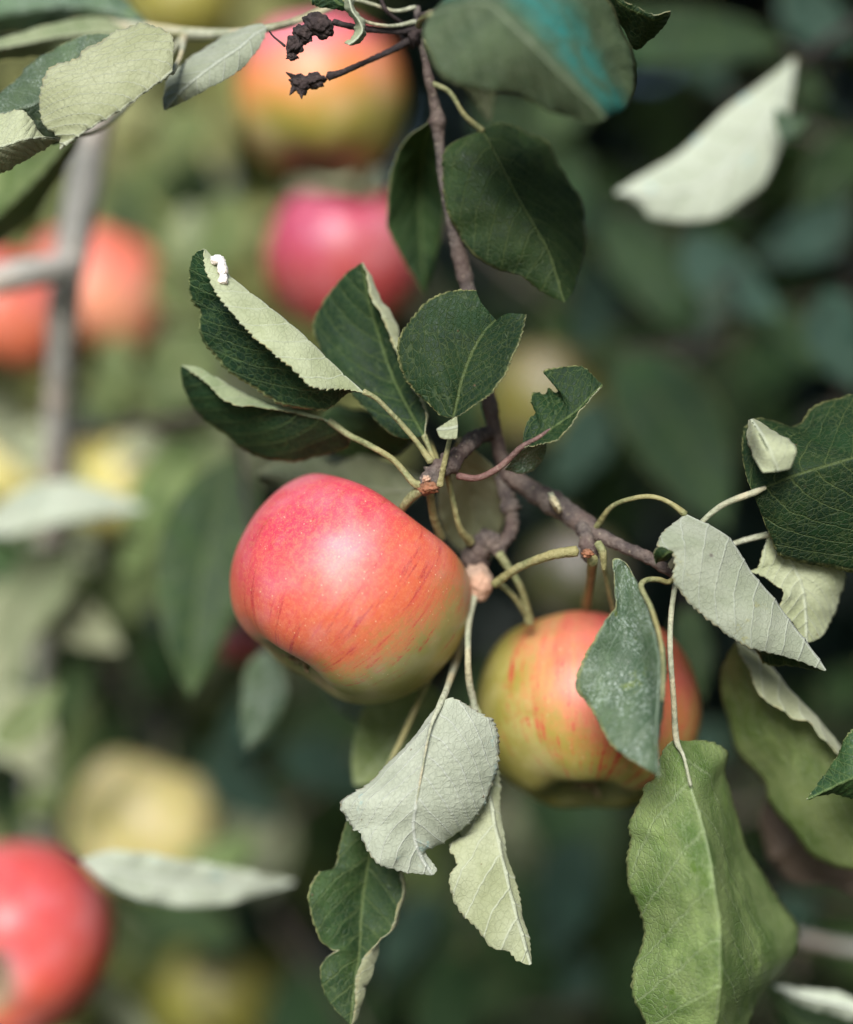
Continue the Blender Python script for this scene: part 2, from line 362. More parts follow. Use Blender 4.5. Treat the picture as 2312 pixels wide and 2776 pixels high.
# ------------------------------------------------------------------ leaves
def leaf_grid(C, S, rows, cols, teeth, tooth, bulge, wave, seed, blunt, veinrel=1.0, side=1):
    """C: list of rows x 3 curves from one margin to the other, S: their places across (-1 .. 0 midrib .. 1)"""
    C = [cat(c, rows) for c in C]
    S = list(S); m = S.index(0.0) if 0.0 in S else None
    sg = np.unique(np.r_[np.linspace(-1, 1, cols), S]); sg = sg[(sg >= S[0]) & (sg <= S[-1])]
    M = len(sg); G = np.zeros((rows, M, 3)); A = np.stack(C, 1); Sn = np.array(S)
    def herm(Sk, Ak, ss):
        Tn = np.zeros_like(Ak)
        for i in range(len(Sk)):
            a_, b_ = max(i-1, 0), min(i+1, len(Sk)-1)
            Tn[:, i] = (Ak[:, b_]-Ak[:, a_])/(Sk[b_]-Sk[a_])
        out = np.zeros((rows, len(ss), 3))
        for j, s in enumerate(ss):
            i = min(max(np.searchsorted(Sk, s, 'right')-1, 0), len(Sk)-2)
            h = Sk[i+1]-Sk[i]; t = (s-Sk[i])/h
            out[:, j] = ((2*t**3-3*t*t+1)*Ak[:, i]+(t**3-2*t*t+t)*h*Tn[:, i]+(-2*t**3+3*t*t)*Ak[:, i+1]+(t**3-t*t)*h*Tn[:, i+1])
        return out
    if m is not None and 0 < m < len(S)-1:
        G[:, sg <= 0] = herm(Sn[:m+1], A[:, :m+1], sg[sg <= 0]); G[:, sg > 0] = herm(Sn[m:], A[:, m:], sg[sg > 0])
    else: G[:] = herm(Sn, A, sg)
    # distances
    zi = int(np.argmin(abs(sg)))
    al = np.r_[0, np.cumsum(np.linalg.norm(np.diff(G[:, zi], axis=0), axis=1))]; L = al[-1]
    dc = np.linalg.norm(np.diff(G, axis=1), axis=2); cum = np.concatenate([np.zeros((rows, 1)), np.cumsum(dc, 1)], 1)
    b = cum-cum[:, zi:zi+1]; a = np.repeat(al[:, None], M, 1)
    u = np.linspace(0, 1, rows)[:, None]
    du = np.gradient(G, axis=0); dv = np.gradient(G, axis=1)
    N = np.cross(du, dv); ln = np.linalg.norm(N, axis=2, keepdims=True); N = N/np.maximum(ln, 1e-14)
    # every half gets a rounded cross-section and a slow ripple
    wl = np.abs(b[:, 0])[:, None]; wr = np.abs(b[:, -1])[:, None]
    wid = np.where(sg[None, :] < 0, wl, wr)
    bl = np.where(sg[None, :] < 0, bulge[0], bulge[1])
    toc = np.zeros_like(G); toc[..., 1] = -1
    sgn = np.sign((N*toc).sum(2)); sgn[sgn == 0] = 1
    G = G+toc*(bl*wid*np.sin(np.pi*np.clip(np.abs(sg)[None, :], 0, 1)))[..., None]
    r_ = np.random.default_rng(seed); ph = r_.uniform(0, 6.28, 8)
    rip = (np.sin(u*2*np.pi*2.3+ph[0]+sg[None, :]*1.5)*0.6+np.sin(u*2*np.pi*4.7+ph[1]-sg[None, :]*2)*0.5+np.sin(u*2*np.pi*8.1+ph[2])*0.25)
    rip = rip*np.abs(sg)[None, :]**1.5*np.sin(np.pi*np.clip(u, 0, 1))**0.5
    G = G+N*(rip*wave)[..., None]
    # relief of the side veins
    sp = L/8.5; Bn = np.abs(b)/sp; An = a/sp
    phs = An-0.62*Bn-0.16*Bn**2+0.45*(b > 0)
    d = np.abs((phs+0.5) % 1-0.5)
    rel = -np.exp(-(d/0.06)**2)*0.22e-3+np.cos(2*np.pi*d)*-0.10e-3-np.exp(-(np.abs(b)/0.0006)**2)*0.25e-3
    rel *= np.clip(wid/0.006, 0, 1)*veinrel*side
    G = G-N*rel[..., None]*1.0
    # toothed margins
    if teeth:
        fade = np.clip(u[:, 0]/0.06, 0, 1)*(np.clip((1-u[:, 0])/0.03, 0, 1) if not blunt else 1)
        for j, j1, k in ((0, 1, 0), (M-1, M-2, 1)):
            out = G[:, j]-G[:, j1]; out /= np.linalg.norm(out, axis=1)[:, None]+1e-12
            tan = np.gradient(G[:, j], axis=0); tan /= np.linalg.norm(tan, axis=1)[:, None]+1e-12
            jit = np.sin(u[:, 0]*37+seed)*0.25+np.sin(u[:, 0]*91+seed)*0.12
            tt = u[:, 0]*teeth+k*0.3+jit; saw = (tt % 1)
            amp = tooth*(0.6+0.5*np.sin(np.floor(tt)*12.9898+seed)**2)
            h = np.where(saw < 0.72, saw/0.72, (1-saw)/0.28)*amp*fade
            G[:, j] += out*(h-0.3*tooth*fade)[:, None]+tan*(h*0.4)[:, None]
            G[:, j1] += out*(h*0.25)[:, None]
    i, j = np.meshgrid(np.arange(rows-1), np.arange(M-1), indexing='ij')
    v0 = (i*M+j).ravel(); F = np.stack([v0, v0+1, v0+M+1, v0+M], 1)
    vein = np.stack([An.ravel(), (b/sp).ravel()], 1); met = (np.stack([a.ravel()*1000, b.ravel()*1000], 1), np.stack([np.repeat(sg[None], rows, 0).ravel(), np.repeat(u, M, 1).ravel()], 1))
    return G.reshape(-1, 3), F, vein, met, sg, N.reshape(rows, M, 3)
def leaf(parent, C, S, face, mats, label=None, teeth=26, tooth=0.0009, bulge=(0.0, 0.0), wave=0.0005, rows=170, cols=33,
         seed=1, blunt=False, name='leaf', thick=0.00028, petiole=None, veinrel=1.0):
    """face = (side, which): the half on `side` shows its `which` surface to the camera"""
    W = [np.array([P(*p) for p in c]) for c in C]
    shows_top = face[1] == 'top'
    V, F, vein, met, sg, N = leaf_grid(W, S, rows, cols, teeth, tooth, bulge, wave, seed, blunt, veinrel)
    # choose the winding so that the wanted surface faces the lens
    c0 = V[F]; fn = np.cross(c0[:, 1]-c0[:, 0], c0[:, 2]-c0[:, 0])
    jj = np.arange(len(F)) % (len(sg)-1); mid = (sg[:-1]+sg[1:])/2; sd = mid[jj]
    pick = (sd < 0) if face[0] == 'L' else (sd > 0)
    ctr = c0.mean(1); tocam = np.array((0, 0, CZ))-ctr
    s = (fn*tocam).sum(1)[pick].sum()
    if (s > 0) != shows_top: F = F[:, ::-1]
    o = mesh_obj(name, V, F, list(mats), parent, origin=V[0], uvs={'vein': vein, 'metric': met[0], 'place': met[1]})
    md = o.modifiers.new('thickness', 'SOLIDIFY'); md.thickness = thick; md.offset = -1; md.material_offset = 1; md.material_offset_rim = 1
    md.use_even_offset = False
    if label: o['label'] = label
    if petiole:
        tube('petiole', petiole[0], petiole[1], o, seg=10, rough=0.03)
    return o

# ------------------------------------------------------------------ apples
PROF = [(0.0, 0.52), (0.05, 0.53), (0.14, 0.61), (0.26, 0.735), (0.40, 0.80), (0.56, 0.795), (0.74, 0.69), (0.89, 0.47), (0.975, 0.20), (1.0, -0.04),
        (0.965, -0.30), (0.86, -0.56), (0.70, -0.75), (0.52, -0.85), (0.38, -0.855), (0.26, -0.79), (0.15, -0.70), (0.06, -0.665), (0.0, -0.66)]
PROF1 = [(0.0, 0.50), (0.06, 0.50), (0.16, 0.57), (0.28, 0.67), (0.44, 0.735), (0.62, 0.75), (0.80, 0.675), (0.93, 0.46), (0.995, 0.18), (1.0, -0.06),
         (0.96, -0.32), (0.86, -0.55), (0.70, -0.74), (0.52, -0.83), (0.37, -0.83), (0.24, -0.755), (0.14, -0.69), (0.05, -0.66), (0.0, -0.655)]
def apple_mesh(name, Rm, mat, seed, nr=96, ns=128, zs=1.0, taper=0.0, lobes=0.022, shear=0.0, prof=PROF):
    pr = cat(np.array([(a, b*zs, 0) for a, b in prof]), nr)
    V = []; r_ = np.random.default_rng(seed); p1, p2, p3 = r_.uniform(0, 6.28, 3)
    for i in range(nr):
        rho, z = pr[i, 0], pr[i, 1]
        k = np.arange(ns)/ns*2*np.pi
        endw = min(1, abs(z)/0.85)**2
        lob = 1+lobes*endw*np.cos(5*k+p1)+lobes*0.5*np.cos(2*k+p2)+lobes*0.5*np.cos(3*k+p3)
        tp = 1+taper*z
        x = rho*lob*tp*np.cos(k); y = rho*lob*tp*np.sin(k)
        zz = z*np.ones(ns)+lobes*0.9*np.cos(5*k+p1)*endw*np.sign(z)*min(1, rho*2) + shear*x
        V.append(np.stack([x, y, zz], 1))
    V = np.vstack(V)*Rm
    i, j = np.meshgrid(np.arange(nr-1), np.arange(ns), indexing='ij')
    j2 = (j+1) % ns; F = np.stack([(i*ns+j).ravel(), ((i+1)*ns+j).ravel(), ((i+1)*ns+j2).ravel(), (i*ns+j2).ravel()], 1)
    me = bpy.data.meshes.new(name)
    me.from_pydata([tuple(v) for v in V], [], [tuple(int(q) for q in f) for f in F])
    me.polygons.foreach_set('use_smooth', [True]*len(me.polygons)); me.materials.append(mat); me.update()
    return me
def calyx_mesh(Rm, seed, zs=1.0):
    r_ = random.Random(seed); V, F = [], []
    for s in range(5):
        a = s/5*2*math.pi+r_.uniform(-.25, .25); L = r_.uniform(0.18, 0.28); curl = r_.uniform(0.3, 1.1); b = len(V)
        n = 7
        for i in range(n):
            t = i/(n-1); rad = 0.045+L*0.5*t*(1-0.35*t*curl); z = -0.66*zs-L*0.75*math.sin(t*1.6)+0.07*curl*t*t
            wd = 0.075*math.sin(math.pi*min(1, 0.3+t*0.7))*(1-t*0.3)
            for q in (-1, 0, 1):
                aa = a+q*wd/max(rad, 0.06); V.append((rad*math.cos(aa), rad*math.sin(aa), z-(0.012 if q == 0 else 0)))
            for q in (1, 0, -1):
                aa = a+q*wd/max(rad, 0.06)*0.9; V.append((rad*math.cos(aa)*0.96, rad*math.sin(aa)*0.96, z+0.012))
        for i in range(n-1):
            for k in range(6):
                k2 = (k+1) % 6; F.append((b+i*6+k, b+i*6+k2, b+(i+1)*6+k2, b+(i+1)*6+k))
        F.append(tuple(b+(n-1)*6+k for k in range(6)))
    me = bpy.data.meshes.new('calyx'); me.from_pydata([tuple(c*Rm for c in v) for v in V], [], F)
    me.polygons.foreach_set('use_smooth', [True]*len(me.polygons)); me.materials.append(M_sepal); me.update(); return me
def apple(px, py, d, r_px, axis, mat, label, group, seed, name='apple', stalk=None, spin=0.0, nr=96, ns=128, **kw):
    """axis: direction calyx -> stalk, as (right, away, up)"""
    c = Vector(P(px, py, d)); Rm = r_px*K*(D0+d/1000)
    q = Vector(axis).normalized().to_track_quat('Z', 'Y')
    t = empty(name, c); t.rotation_mode = 'QUATERNION'; t.rotation_quaternion = q @ Matrix.Rotation(spin, 3, 'Z').to_quaternion()
    tag(t, label, 'apple', group)
    o = bpy.data.objects.new('skin', apple_mesh('skin', Rm, mat, seed, nr, ns, **kw)); col.objects.link(o); o.parent = t
    k = bpy.data.objects.new('calyx', calyx_mesh(Rm, seed, kw.get('zs', 1.0))); col.objects.link(k); k.parent = t
    # stalk in the apple's own frame
    inv = (t.rotation_quaternion.to_matrix().to_4x4()); inv.translation = c; inv = inv.inverted()
    pts = [Vector((0, 0, 0.50*Rm*kw.get('zs', 1.0))), Vector((0.01, 0.0, 0.72*kw.get('zs', 1.0)))*1.0*Rm]
    rs = [0.0016, 0.0013]
    for s in (stalk or []):
        pts.append(inv @ Vector(P(*s[:3]))); rs.append(s[3]*K*D0)
    if not stalk: pts.append(Vector((0.12, 0.05, 1.15))*Rm); rs.append(0.0016)
    arr = cat(np.array([[*p, r] for p, r in zip(pts, rs)]), 20)
    V, F = tube_arrays(arr[:, :3], arr[:, 3], 10, 0.05)
    F = [f if f[2] != f[3] else f[:3] for f in F]
    me = bpy.data.meshes.new('stalk'); me.from_pydata([tuple(v) for v in V], [], F)
    me.polygons.foreach_set('use_smooth', [True]*len(me.polygons)); me.materials.append(M_stem); me.update()
    so_ = bpy.data.objects.new('stalk', me); col.objects.link(so_); so_.parent = t
    return t
def local_dir(axis, world, spin=0.0):
    q = Vector(axis).normalized().to_track_quat('Z', 'Y') @ Matrix.Rotation(spin, 3, 'Z').to_quaternion()
    return q.inverted() @ Vector(world).normalized()

# ================================================================== the setting
def grass_mat():
    m, t, out = new_mat('meadow_grass')
    oc = node(t, 'ShaderNodeTexCoord').outputs['Object']
    c = mixc(t, noise(t, oc, 3.0, 5, 0.7).step(0.35, 0.65), (0.035, 0.06, 0.02), (0.09, 0.11, 0.04))
    c = mixc(t, noise(t, oc, 60.0, 4, 0.7).step(0.4, 0.7)*0.5, c, (0.05, 0.045, 0.025))
    bs = node(t, 'ShaderNodeBsdfPrincipled'); t.links.new(c, bs.inputs['Base Color']); bs.inputs['Roughness'].default_value = 0.9
    t.links.new(bump(t, noise(t, oc, 90.0, 4, 0.7), 0.02), bs.inputs['Normal']); t.links.new(bs.outputs[0], out.inputs[0]); return m
gx = np.array([[-150, -150, 0], [150, -150, 0], [150, 150, 0], [-150, 150, 0]], float)
g = mesh_obj('ground', gx, np.array([[0, 1, 2, 3]]), grass_mat(), origin=(0, 0, 0), smooth=False); tag(g, kind='structure')

# dense crowns of the orchard row behind and beside the near branches, plus unseen shading masses: far too many leaves to count
def foliage_mat(name, a, b, rough=0.5, tr=0.2):
    m, t, out = new_mat(name)
    oc = node(t, 'ShaderNodeTexCoord').outputs['Object']
    geo = node(t, 'ShaderNodeNewGeometry'); rp = E(t, geo.outputs['Random Per Island'])
    c = mixc(t, rp, a, b); c = mixc(t, noise(t, oc, 3.0, 3).step(0.3, 0.7)*0.4, c, tuple(x*0.7 for x in a))
    bs = node(t, 'ShaderNodeBsdfPrincipled'); t.links.new(c, bs.inputs['Base Color']); bs.inputs['Roughness'].default_value = rough
    tl = node(t, 'ShaderNodeBsdfTranslucent'); tl.inputs[0].default_value = (0.06, 0.10, 0.02, 1)
    mx = node(t, 'ShaderNodeMixShader'); mx.inputs[0].default_value = tr
    t.links.new(bs.outputs[0], mx.inputs[1]); t.links.new(tl.outputs[0], mx.inputs[2]); t.links.new(mx.outputs[0], out.inputs[0]); return m
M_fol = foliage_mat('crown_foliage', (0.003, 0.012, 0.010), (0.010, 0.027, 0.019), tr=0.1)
M_fol_pale = foliage_mat('crown_foliage_pale', (0.20, 0.25, 0.06), (0.60, 0.58, 0.26), 0.55, 0.3)
LT = np.array([(0, 0, 0), (0.30, 0.55, 0.10), (0, 0.5, 0), (-0.30, 0.55, 0.10), (0.33, 1.05, 0.13), (0, 1.05, -0.02), (-0.33, 1.05, 0.13), (0.0, 1.65, -0.14)])
LTF = np.array([(0, 1, 2, 0), (0, 2, 3, 0), (1, 4, 5, 2), (2, 5, 6, 3), (4, 7, 5, 4), (5, 7, 6, 5)])
def foliage(name, n, boxfn, mat, seed, size=(0.028, 0.045), label=None, category=None):
    r_ = np.random.default_rng(seed)
    pos = boxfn(r_, n); n = len(pos)
    q = r_.normal(size=(n, 4)); q /= np.linalg.norm(q, axis=1)[:, None]
    w_, x, y, z = q.T
    Rm = np.stack([1-2*(y*y+z*z), 2*(x*y-z*w_), 2*(x*z+y*w_), 2*(x*y+z*w_), 1-2*(x*x+z*z), 2*(y*z-x*w_), 2*(x*z-y*w_), 2*(y*z+x*w_), 1-2*(x*x+y*y)], 1).reshape(n, 3, 3)
    s = r_.uniform(*size, n)
    V = np.einsum('nij,kj->nki', Rm, LT)*s[:, None, None]+pos[:, None, :]
    tri = np.array([(0, 1, 2), (0, 2, 3), (1, 4, 5), (1, 5, 2), (2, 5, 6), (2, 6, 3), (4, 7, 5), (5, 7, 6)])
    F = (tri[None]+(np.arange(n)*8)[:, None, None]).reshape(-1, 3)
    o = mesh_obj(name, V.reshape(-1, 3), F, mat, origin=pos.mean(0)); tag(o, label, category, kind='stuff'); return o
def box(x0, x1, y0, y1, z0, z1):
    return lambda r_, n: np.stack([r_.uniform(x0, x1, n), r_.uniform(y0, y1, n), r_.uniform(z0, z1, n)], 1)
def clumps(x0, x1, y0, y1, z0, z1, k, s):
    def f(r_, n):
        c = np.stack([r_.uniform(x0, x1, k), r_.uniform(y0, y1, k), r_.uniform(z0, z1, k)], 1)
        return c[r_.integers(0, k, n)]+r_.normal(size=(n, 3))*s
    return f
foliage('foliage', 80000, box(-3.4, 3.4, 2.0, 3.2, 0.1, 3.7), M_fol, 1, (0.035, 0.06))
foliage('foliage', 30000, box(-5.0, 5.0, 3.3, 4.4, 0.1, 4.6), M_fol, 11, (0.08, 0.13))
foliage('foliage', 9000, clumps(-1.8, 1.8, 1.35, 2.0, 0.5, 2.6, 90, 0.11), M_fol, 2)
foliage('foliage', 9000, box(0.55, 1.9, -0.4, 1.5, 0.3, 2.6), M_fol, 3)  # unseen crown right of the frame, added to darken that side
foliage('foliage', 13000, box(-0.05, 1.6, 0.45, 1.9, 2.05, 2.7), M_fol, 4)  # unseen canopy overhead, added and trimmed to shade the right
foliage('foliage', 9000, box(-0.02, 1.3, 0.34, 0.85, 0.30, 1.16), M_fol, 5)  # unseen leaf mass below the frame, added to keep sun off the right background
foliage('foliage', 1500, clumps(-1.0, -0.16, 1.2, 1.8, 0.95, 2.1, 26, 0.05), M_fol_pale, 6, (0.045, 0.075))

# ================================================================== the fruiting branch in focus
BR = empty('apple_branch', P(1158, 1318, 0))
tag(BR, 'fruiting branch crossing the middle with green and grey leaves around the sharp red apple', 'branch')
tube('limb', [(1131, 20, 24, 9), (1134, 79, 22, 10), (1153, 164, 20, 10), (1163, 217, 20, 14), (1174, 262, 22, 13), (1186, 330, 24, 19), (1192, 400, 24, 14),
              (1204, 500, 24, 15), (1222, 600, 24, 15), (1245, 690, 24, 21), (1262, 760, 24, 19), (1285, 860, 24, 18), (1308, 1000, 32, 20), (1328, 1100, 32, 22),
              (1340, 1160, 32, 20), (1360, 1242, 31, 20), (1384, 1288, 30, 23), (1434, 1326, 29, 27), (1494, 1360, 27, 32), (1538, 1390, 24, 30), (1582, 1422, 21, 30),
              (1612, 1444, 18, 22), (1670, 1474, 14, 18), (1750, 1508, 9, 17), (1810, 1545, 7, 15), (1850, 1562, 10, 15), (1930, 1560, 30, 14)], M_bark, BR, n=230, seg=22, rough=0.10,
     nodes=[(0.155, 0.006, 0.35), (0.36, 0.006, 0.3), (0.63, 0.006, 0.18), (0.70, 0.006, 0.15), (0.76, 0.01, 0.2)])
tube('spur', [(1336, 1168, 32, 18), (1290, 1186, 22, 19), (1256, 1222, 10, 19), (1218, 1256, 6, 27), (1182, 1276, 5, 30), (1160, 1312, 4, 27), (1152, 1338, 4, 14)], M_bark, BR, n=60, seg=20, rough=0.22,
     nodes=[(0.35, 0.03, 0.3), (0.7, 0.03, 0.25)])
tube('spur', [(1358, 1288, 32, 20), (1378, 1358, 32, 22), (1386, 1398, 32, 19), (1386, 1438, 31, 18), (1362, 1478, 30, 16), (1350, 1505, 30, 15)], M_bark, BR, n=50, seg=18, rough=0.2, nodes=[(0.4, 0.05, 0.35)])
tube('spur', [(1352, 1492, 30, 16), (1322, 1466, 32, 34), (1296, 1500, 33, 38), (1268, 1530, 34, 30)], M_bark, BR, n=30, seg=18, rough=0.25)
tube('spur', [(1580, 1420, 20, 22), (1590, 1462, 14, 20), (1598, 1500, 12, 25), (1606, 1518, 12, 16)], M_bark, BR, n=30, seg=16, rough=0.2)
tube('spur', [(1134, 70, 22, 12), (1122, 98, 20, 24), (1108, 108, 20, 26), (1098, 118, 19, 12)], M_dead, BR, n=30, seg=16, rough=0.3)
blob('bud', 1162, 1322, -3, 17, M_bud_or, BR, (1.4, 1, 0.9), 0.5, 2.2, seed=2)
blob('bud', 1156, 1298, -2, 12, M_bud, BR, (1, 1, 0.8), 0.4, 1.8, seed=3)
blob('bud', 1298, 1578, 30, 44, M_bud, BR, (0.9, 0.8, 1.1), 0.25, 1.2, seed=4)
blob('bud', 1592, 1500, 2, 13, M_bud_or, BR, (1.2, 1, 0.9), 0.4, 2.2, seed=5)
blob('bud', 1504, 1362, 18, 30, M_stem_pale, BR, (0.35, 1, 1.05), 0.3, 2.2, seed=15, rot=0.5)
for c in ([(1620, 1470, 6, 11), (1634, 1500, 6, 13), (1637, 1545, 8, 6)], [(1212, 1282, 8, 9), (1224, 1340, 14, 9), (1246, 1430, 20, 10), (1276, 1470, 28, 13)],
          [(1564, 1494, 4, 15), (1498, 1504, 6, 16), (1410, 1536, 14, 13), (1340, 1584, 22, 12)], [(1352, 1500, 28, 12), (1400, 1572, 30, 11), (1420, 1620, 32, 12), (1436, 1690, 36, 13)],
          [(1352, 1580, 26, 9), (1388, 1612, 28, 9), (1424, 1660, 34, 10)], [(1165, 1330, 10, 12), (1175, 1400, 16, 13), (1196, 1460, 26, 12)],
          [(1636, 1530, 12, 7), (1650, 1600, 22, 7), (1668, 1670, 34, 7)]):
    tube('stem', c, M_stem, BR, seg=10)
# twigs at the top with what is left of withered fruitlets
tube('twig', [(1134, 79, 20, 12), (1090, 86, 16, 9), (1046, 85, 13, 8), (999, 80, 10, 9), (951, 72, 6, 8), (904, 60, 4, 9)], M_dead, BR, seg=12, rough=0.12)
tube('twig', [(1106, 110, 19, 12), (1077, 129, 17, 9), (1030, 151, 14, 8), (967, 179, 10, 8), (920, 199, 8, 9), (890, 206, 8, 13)], M_dead, BR, seg=12, rough=0.10)
tube('twig', [(1026, -30, 12, 6), (1036, 8, 12, 6), (1052, 35, 13, 6), (1090, 64, 18, 6)], M_dead, BR, seg=10)
tube('twig', [(1262, -40, 8, 8), (1205, 15, 12, 8), (1172, 34, 16, 8), (1138, 44, 20, 9)], M_dead, BR, seg=10)
tube('stem', [(955, 20, 2, 5), (967, 41, 4, 6), (999, 62, 8, 6), (1062, 71, 12, 6), (1125, 60, 18, 7)], M_stem_pale, BR, seg=10)
tube('stem', [(960, -2, 12, 6), (1010, 12, 14, 6), (1070, 30, 16, 6), (1125, 20, 18, 6)], M_stem_pale, BR, seg=10)
wf = empty('withered_fruitlet', P(850, 80, 2)); wf.parent = BR; wf.location = WO['withered_fruitlet']-WO[BR.name]; WO[wf.name] = Vector(P(850, 80, 2))
blob('husk', 862, 68, 3, 42, M_dead, wf, (1.05, 0.8, 0.72), 0.24, 2.0, 5, 1, rot=-0.55)
blob('husk', 822, 92, 2, 28, M_dead, wf, (1.0, 0.8, 0.8), 0.30, 1.9, 5, 2, rot=-0.6)
blob('husk', 797, 122, 1, 24, M_dead, wf, (0.9, 0.8, 1.1), 0.40, 1.7, 5, 3)
blob('husk', 792, 154, 1, 12, M_dead, wf, (1.1, 0.8, 0.8), 0.7, 2.2, 4, 4)
tube('thread', [(730, 85, 3, 2.5), (742, 100, 3, 2.5), (758, 113, 2, 3), (772, 125, 1, 4)], M_dead, wf, seg=6)
wf2 = empty('withered_fruitlet', P(850, 220, 8)); wf2.parent = BR; wf2.location = Vector(P(850, 220, 8))-WO[BR.name]; WO[wf2.name] = Vector(P(850, 220, 8))
blob('husk', 855, 218, 8, 24, M_dead, wf2, (1.1, 0.9, 0.85), 0.4, 1.8, 5, 6)
blob('husk', 815, 228, 8, 27, M_dead, wf2, (0.85, 0.9, 1.0), 0.34, 1.3, 5, 7, rot=0.4)
for a, b in (((805, 215), (775, 196)), ((800, 235), (785, 258)), ((815, 240), (818, 268)), ((800, 222), (782, 216))):
    tube('sepal', [(a[0], a[1], 8, 10), ((a[0]+b[0])/2, (a[1]+b[1])/2, 7, 6), (b[0], b[1], 6, 1.5)], M_dead, wf2, seg=8, rough=0.2)

D = lambda pts, ds: [(x, y, d) for (x, y), d in zip(pts, np.interp(np.linspace(0, 1, len(pts)), np.linspace(0, 1, len(ds)), ds))]
TD, TM, TL, TW, UN, US, UW, UG = M_top_dark, M_top_mid, M_top_light, M_top_wax, M_under, M_under_spot, M_under_white, M_under_green
UD = M_under_dim

# A folded leaf, pale flap in front of its own dark half
A_mid = D([(982, 1061), (907, 990), (822, 907), (736, 836), (643, 764), (593, 714), (557, 677)], [2, 0, 0])
A_fl = D([(985, 1066), (922, 1054), (879, 1054), (836, 1047), (807, 1011), (736, 957), (686, 907), (629, 850), (586, 793), (557, 736), (552, 680)], [2, -8, -9, -8, -2])
A_dk = D([(983, 1064), (943, 1067), (893, 1107), (836, 1111), (757, 1093), (686, 1050), (629, 1015), (586, 972), (550, 929), (539, 879), (543, 847), (518, 807), (513, 743), (524, 693), (550, 676)], [2, 12, 12, 10, 0])
leaf(BR, [A_fl, A_mid, A_dk], [-1, 0, 1], ('L', 'under'), (TD, UN), 'folded leaf, its pale flap lying over the dark half', teeth=34, tooth=0.0009, bulge=(0.10, 0.02), seed=3, rows=240,
     petiole=([(985, 1061, 2, 8), (1022, 1082, 3, 8), (1060, 1120, 4, 8), (1093, 1155, 5, 9), (1135, 1205, 5, 9), (1168, 1252, 4, 11)], M_stem))
# B below it
B_mid = D([(943, 1183), (893, 1143), (836, 1122), (772, 1107), (686, 1075), (600, 1030), (540, 995), (493, 990)], [14, 18, 24])
B_fl = D([(944, 1186), (893, 1148), (836, 1127), (770, 1114), (700, 1106), (643, 1100), (593, 1072), (550, 1030), (494, 992)], [14, 16, 12, 24])
B_dk = D([(943, 1186), (943, 1210), (880, 1235), (793, 1252), (700, 1238), (614, 1182), (543, 1130), (500, 1057), (489, 998)], [14, 30, 36, 34, 24])
leaf(BR, [B_fl, B_mid, B_dk], [-1, 0, 1], ('R', 'top'), (TD, UG), teeth=24, tooth=0.0007, bulge=(0, 0.12), seed=5, rows=140,
     petiole=([(893, 1141, 16, 9), (943, 1178, 13, 10), (993, 1203, 9, 10), (1065, 1246, 5, 10), (1118, 1306, 3, 12), (1140, 1316, 3, 13)], M_stem))
# C dark leaf standing behind
C_mid = D([(1150, 1183), (1100, 1095), (1060, 1010), (1030, 920), (1000, 820), (981, 714)], [10, 26, 22])
C_l = D([(1150, 1184), (1075, 1186), (1000, 1120), (930, 1040), (872, 960), (849, 880), (880, 810), (935, 745), (978, 713)], [10, 20, 34, 22])
C_rf = D([(1151, 1184), (1156, 1110), (1120, 1030), (1088, 925), (1062, 860), (1026, 800), (1003, 745), (982, 713)], [10, 22, 22])
C_r = D([(1151, 1184), (1150, 1110), (1112, 1040), (1068, 940), (1035, 865), (1004, 800), (993, 745), (982, 715)], [8, 18, 16, 22])
leaf(BR, [C_l, C_mid, C_rf, C_r], [-1, 0, 0.8, 1], ('L', 'top'), (TD, UN), teeth=20, tooth=0.0006, bulge=(0.10, 0.05), seed=6, rows=140,
     petiole=([(1149, 1180, 10, 8), (1165, 1220, 9, 8), (1180, 1262, 6, 9)], M_stem))
# D round leaf with a bitten tip
D_l = D([(1227, 1132), (1193, 1125), (1158, 1093), (1115, 1050), (1086, 1000), (1075, 950), (1086, 907), (1115, 864), (1150, 822), (1193, 797), (1236, 787), (1290, 786)], [-4, 2, 4, 4])
D_l5 = D([(1228, 1131), (1212, 1080), (1190, 1000), (1180, 930), (1203, 890), (1250, 850), (1306, 822)], [-4, -2, 2, 2])
D_m = D([(1229, 1129), (1238, 1093), (1252, 1029), (1279, 957), (1312, 900), (1345, 868)], [-4, -1, 2, 2])
D_r5 = D([(1229, 1131), (1262, 1090), (1303, 1030), (1340, 960), (1362, 900), (1374, 850)], [-4, -4, -2, -2])
D_r = D([(1229, 1133), (1252, 1122), (1293, 1093), (1329, 1065), (1365, 1022), (1386, 972), (1408, 922), (1422, 872), (1427, 852)], [-4, -8, -7, -4])
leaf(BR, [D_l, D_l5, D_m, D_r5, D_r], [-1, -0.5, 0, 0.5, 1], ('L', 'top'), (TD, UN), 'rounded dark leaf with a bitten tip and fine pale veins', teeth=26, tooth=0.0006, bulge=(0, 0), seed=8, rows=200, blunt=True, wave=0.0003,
     petiole=([(1228, 1134, -2, 6), (1220, 1185, 0, 8), (1208, 1240, 0, 9), (1197, 1290, 2, 10), (1192, 1316, 3, 11)], M_stem))
leaf(BR, [[(1183, 1166, -9), (1196, 1188, -9), (1238, 1190, -7)], [(1183, 1164, -9), (1212, 1165, -7), (1240, 1160, -5)], [(1183, 1163, -9), (1208, 1147, -6), (1238, 1130, -4)]], [-1, -0.1, 1], ('L', 'under'), (TD, UN),
     'curled basal scrap of the rounded leaf', teeth=5, tooth=0.0004, rows=40, cols=13, blunt=True, seed=9, veinrel=0, wave=0.0001)
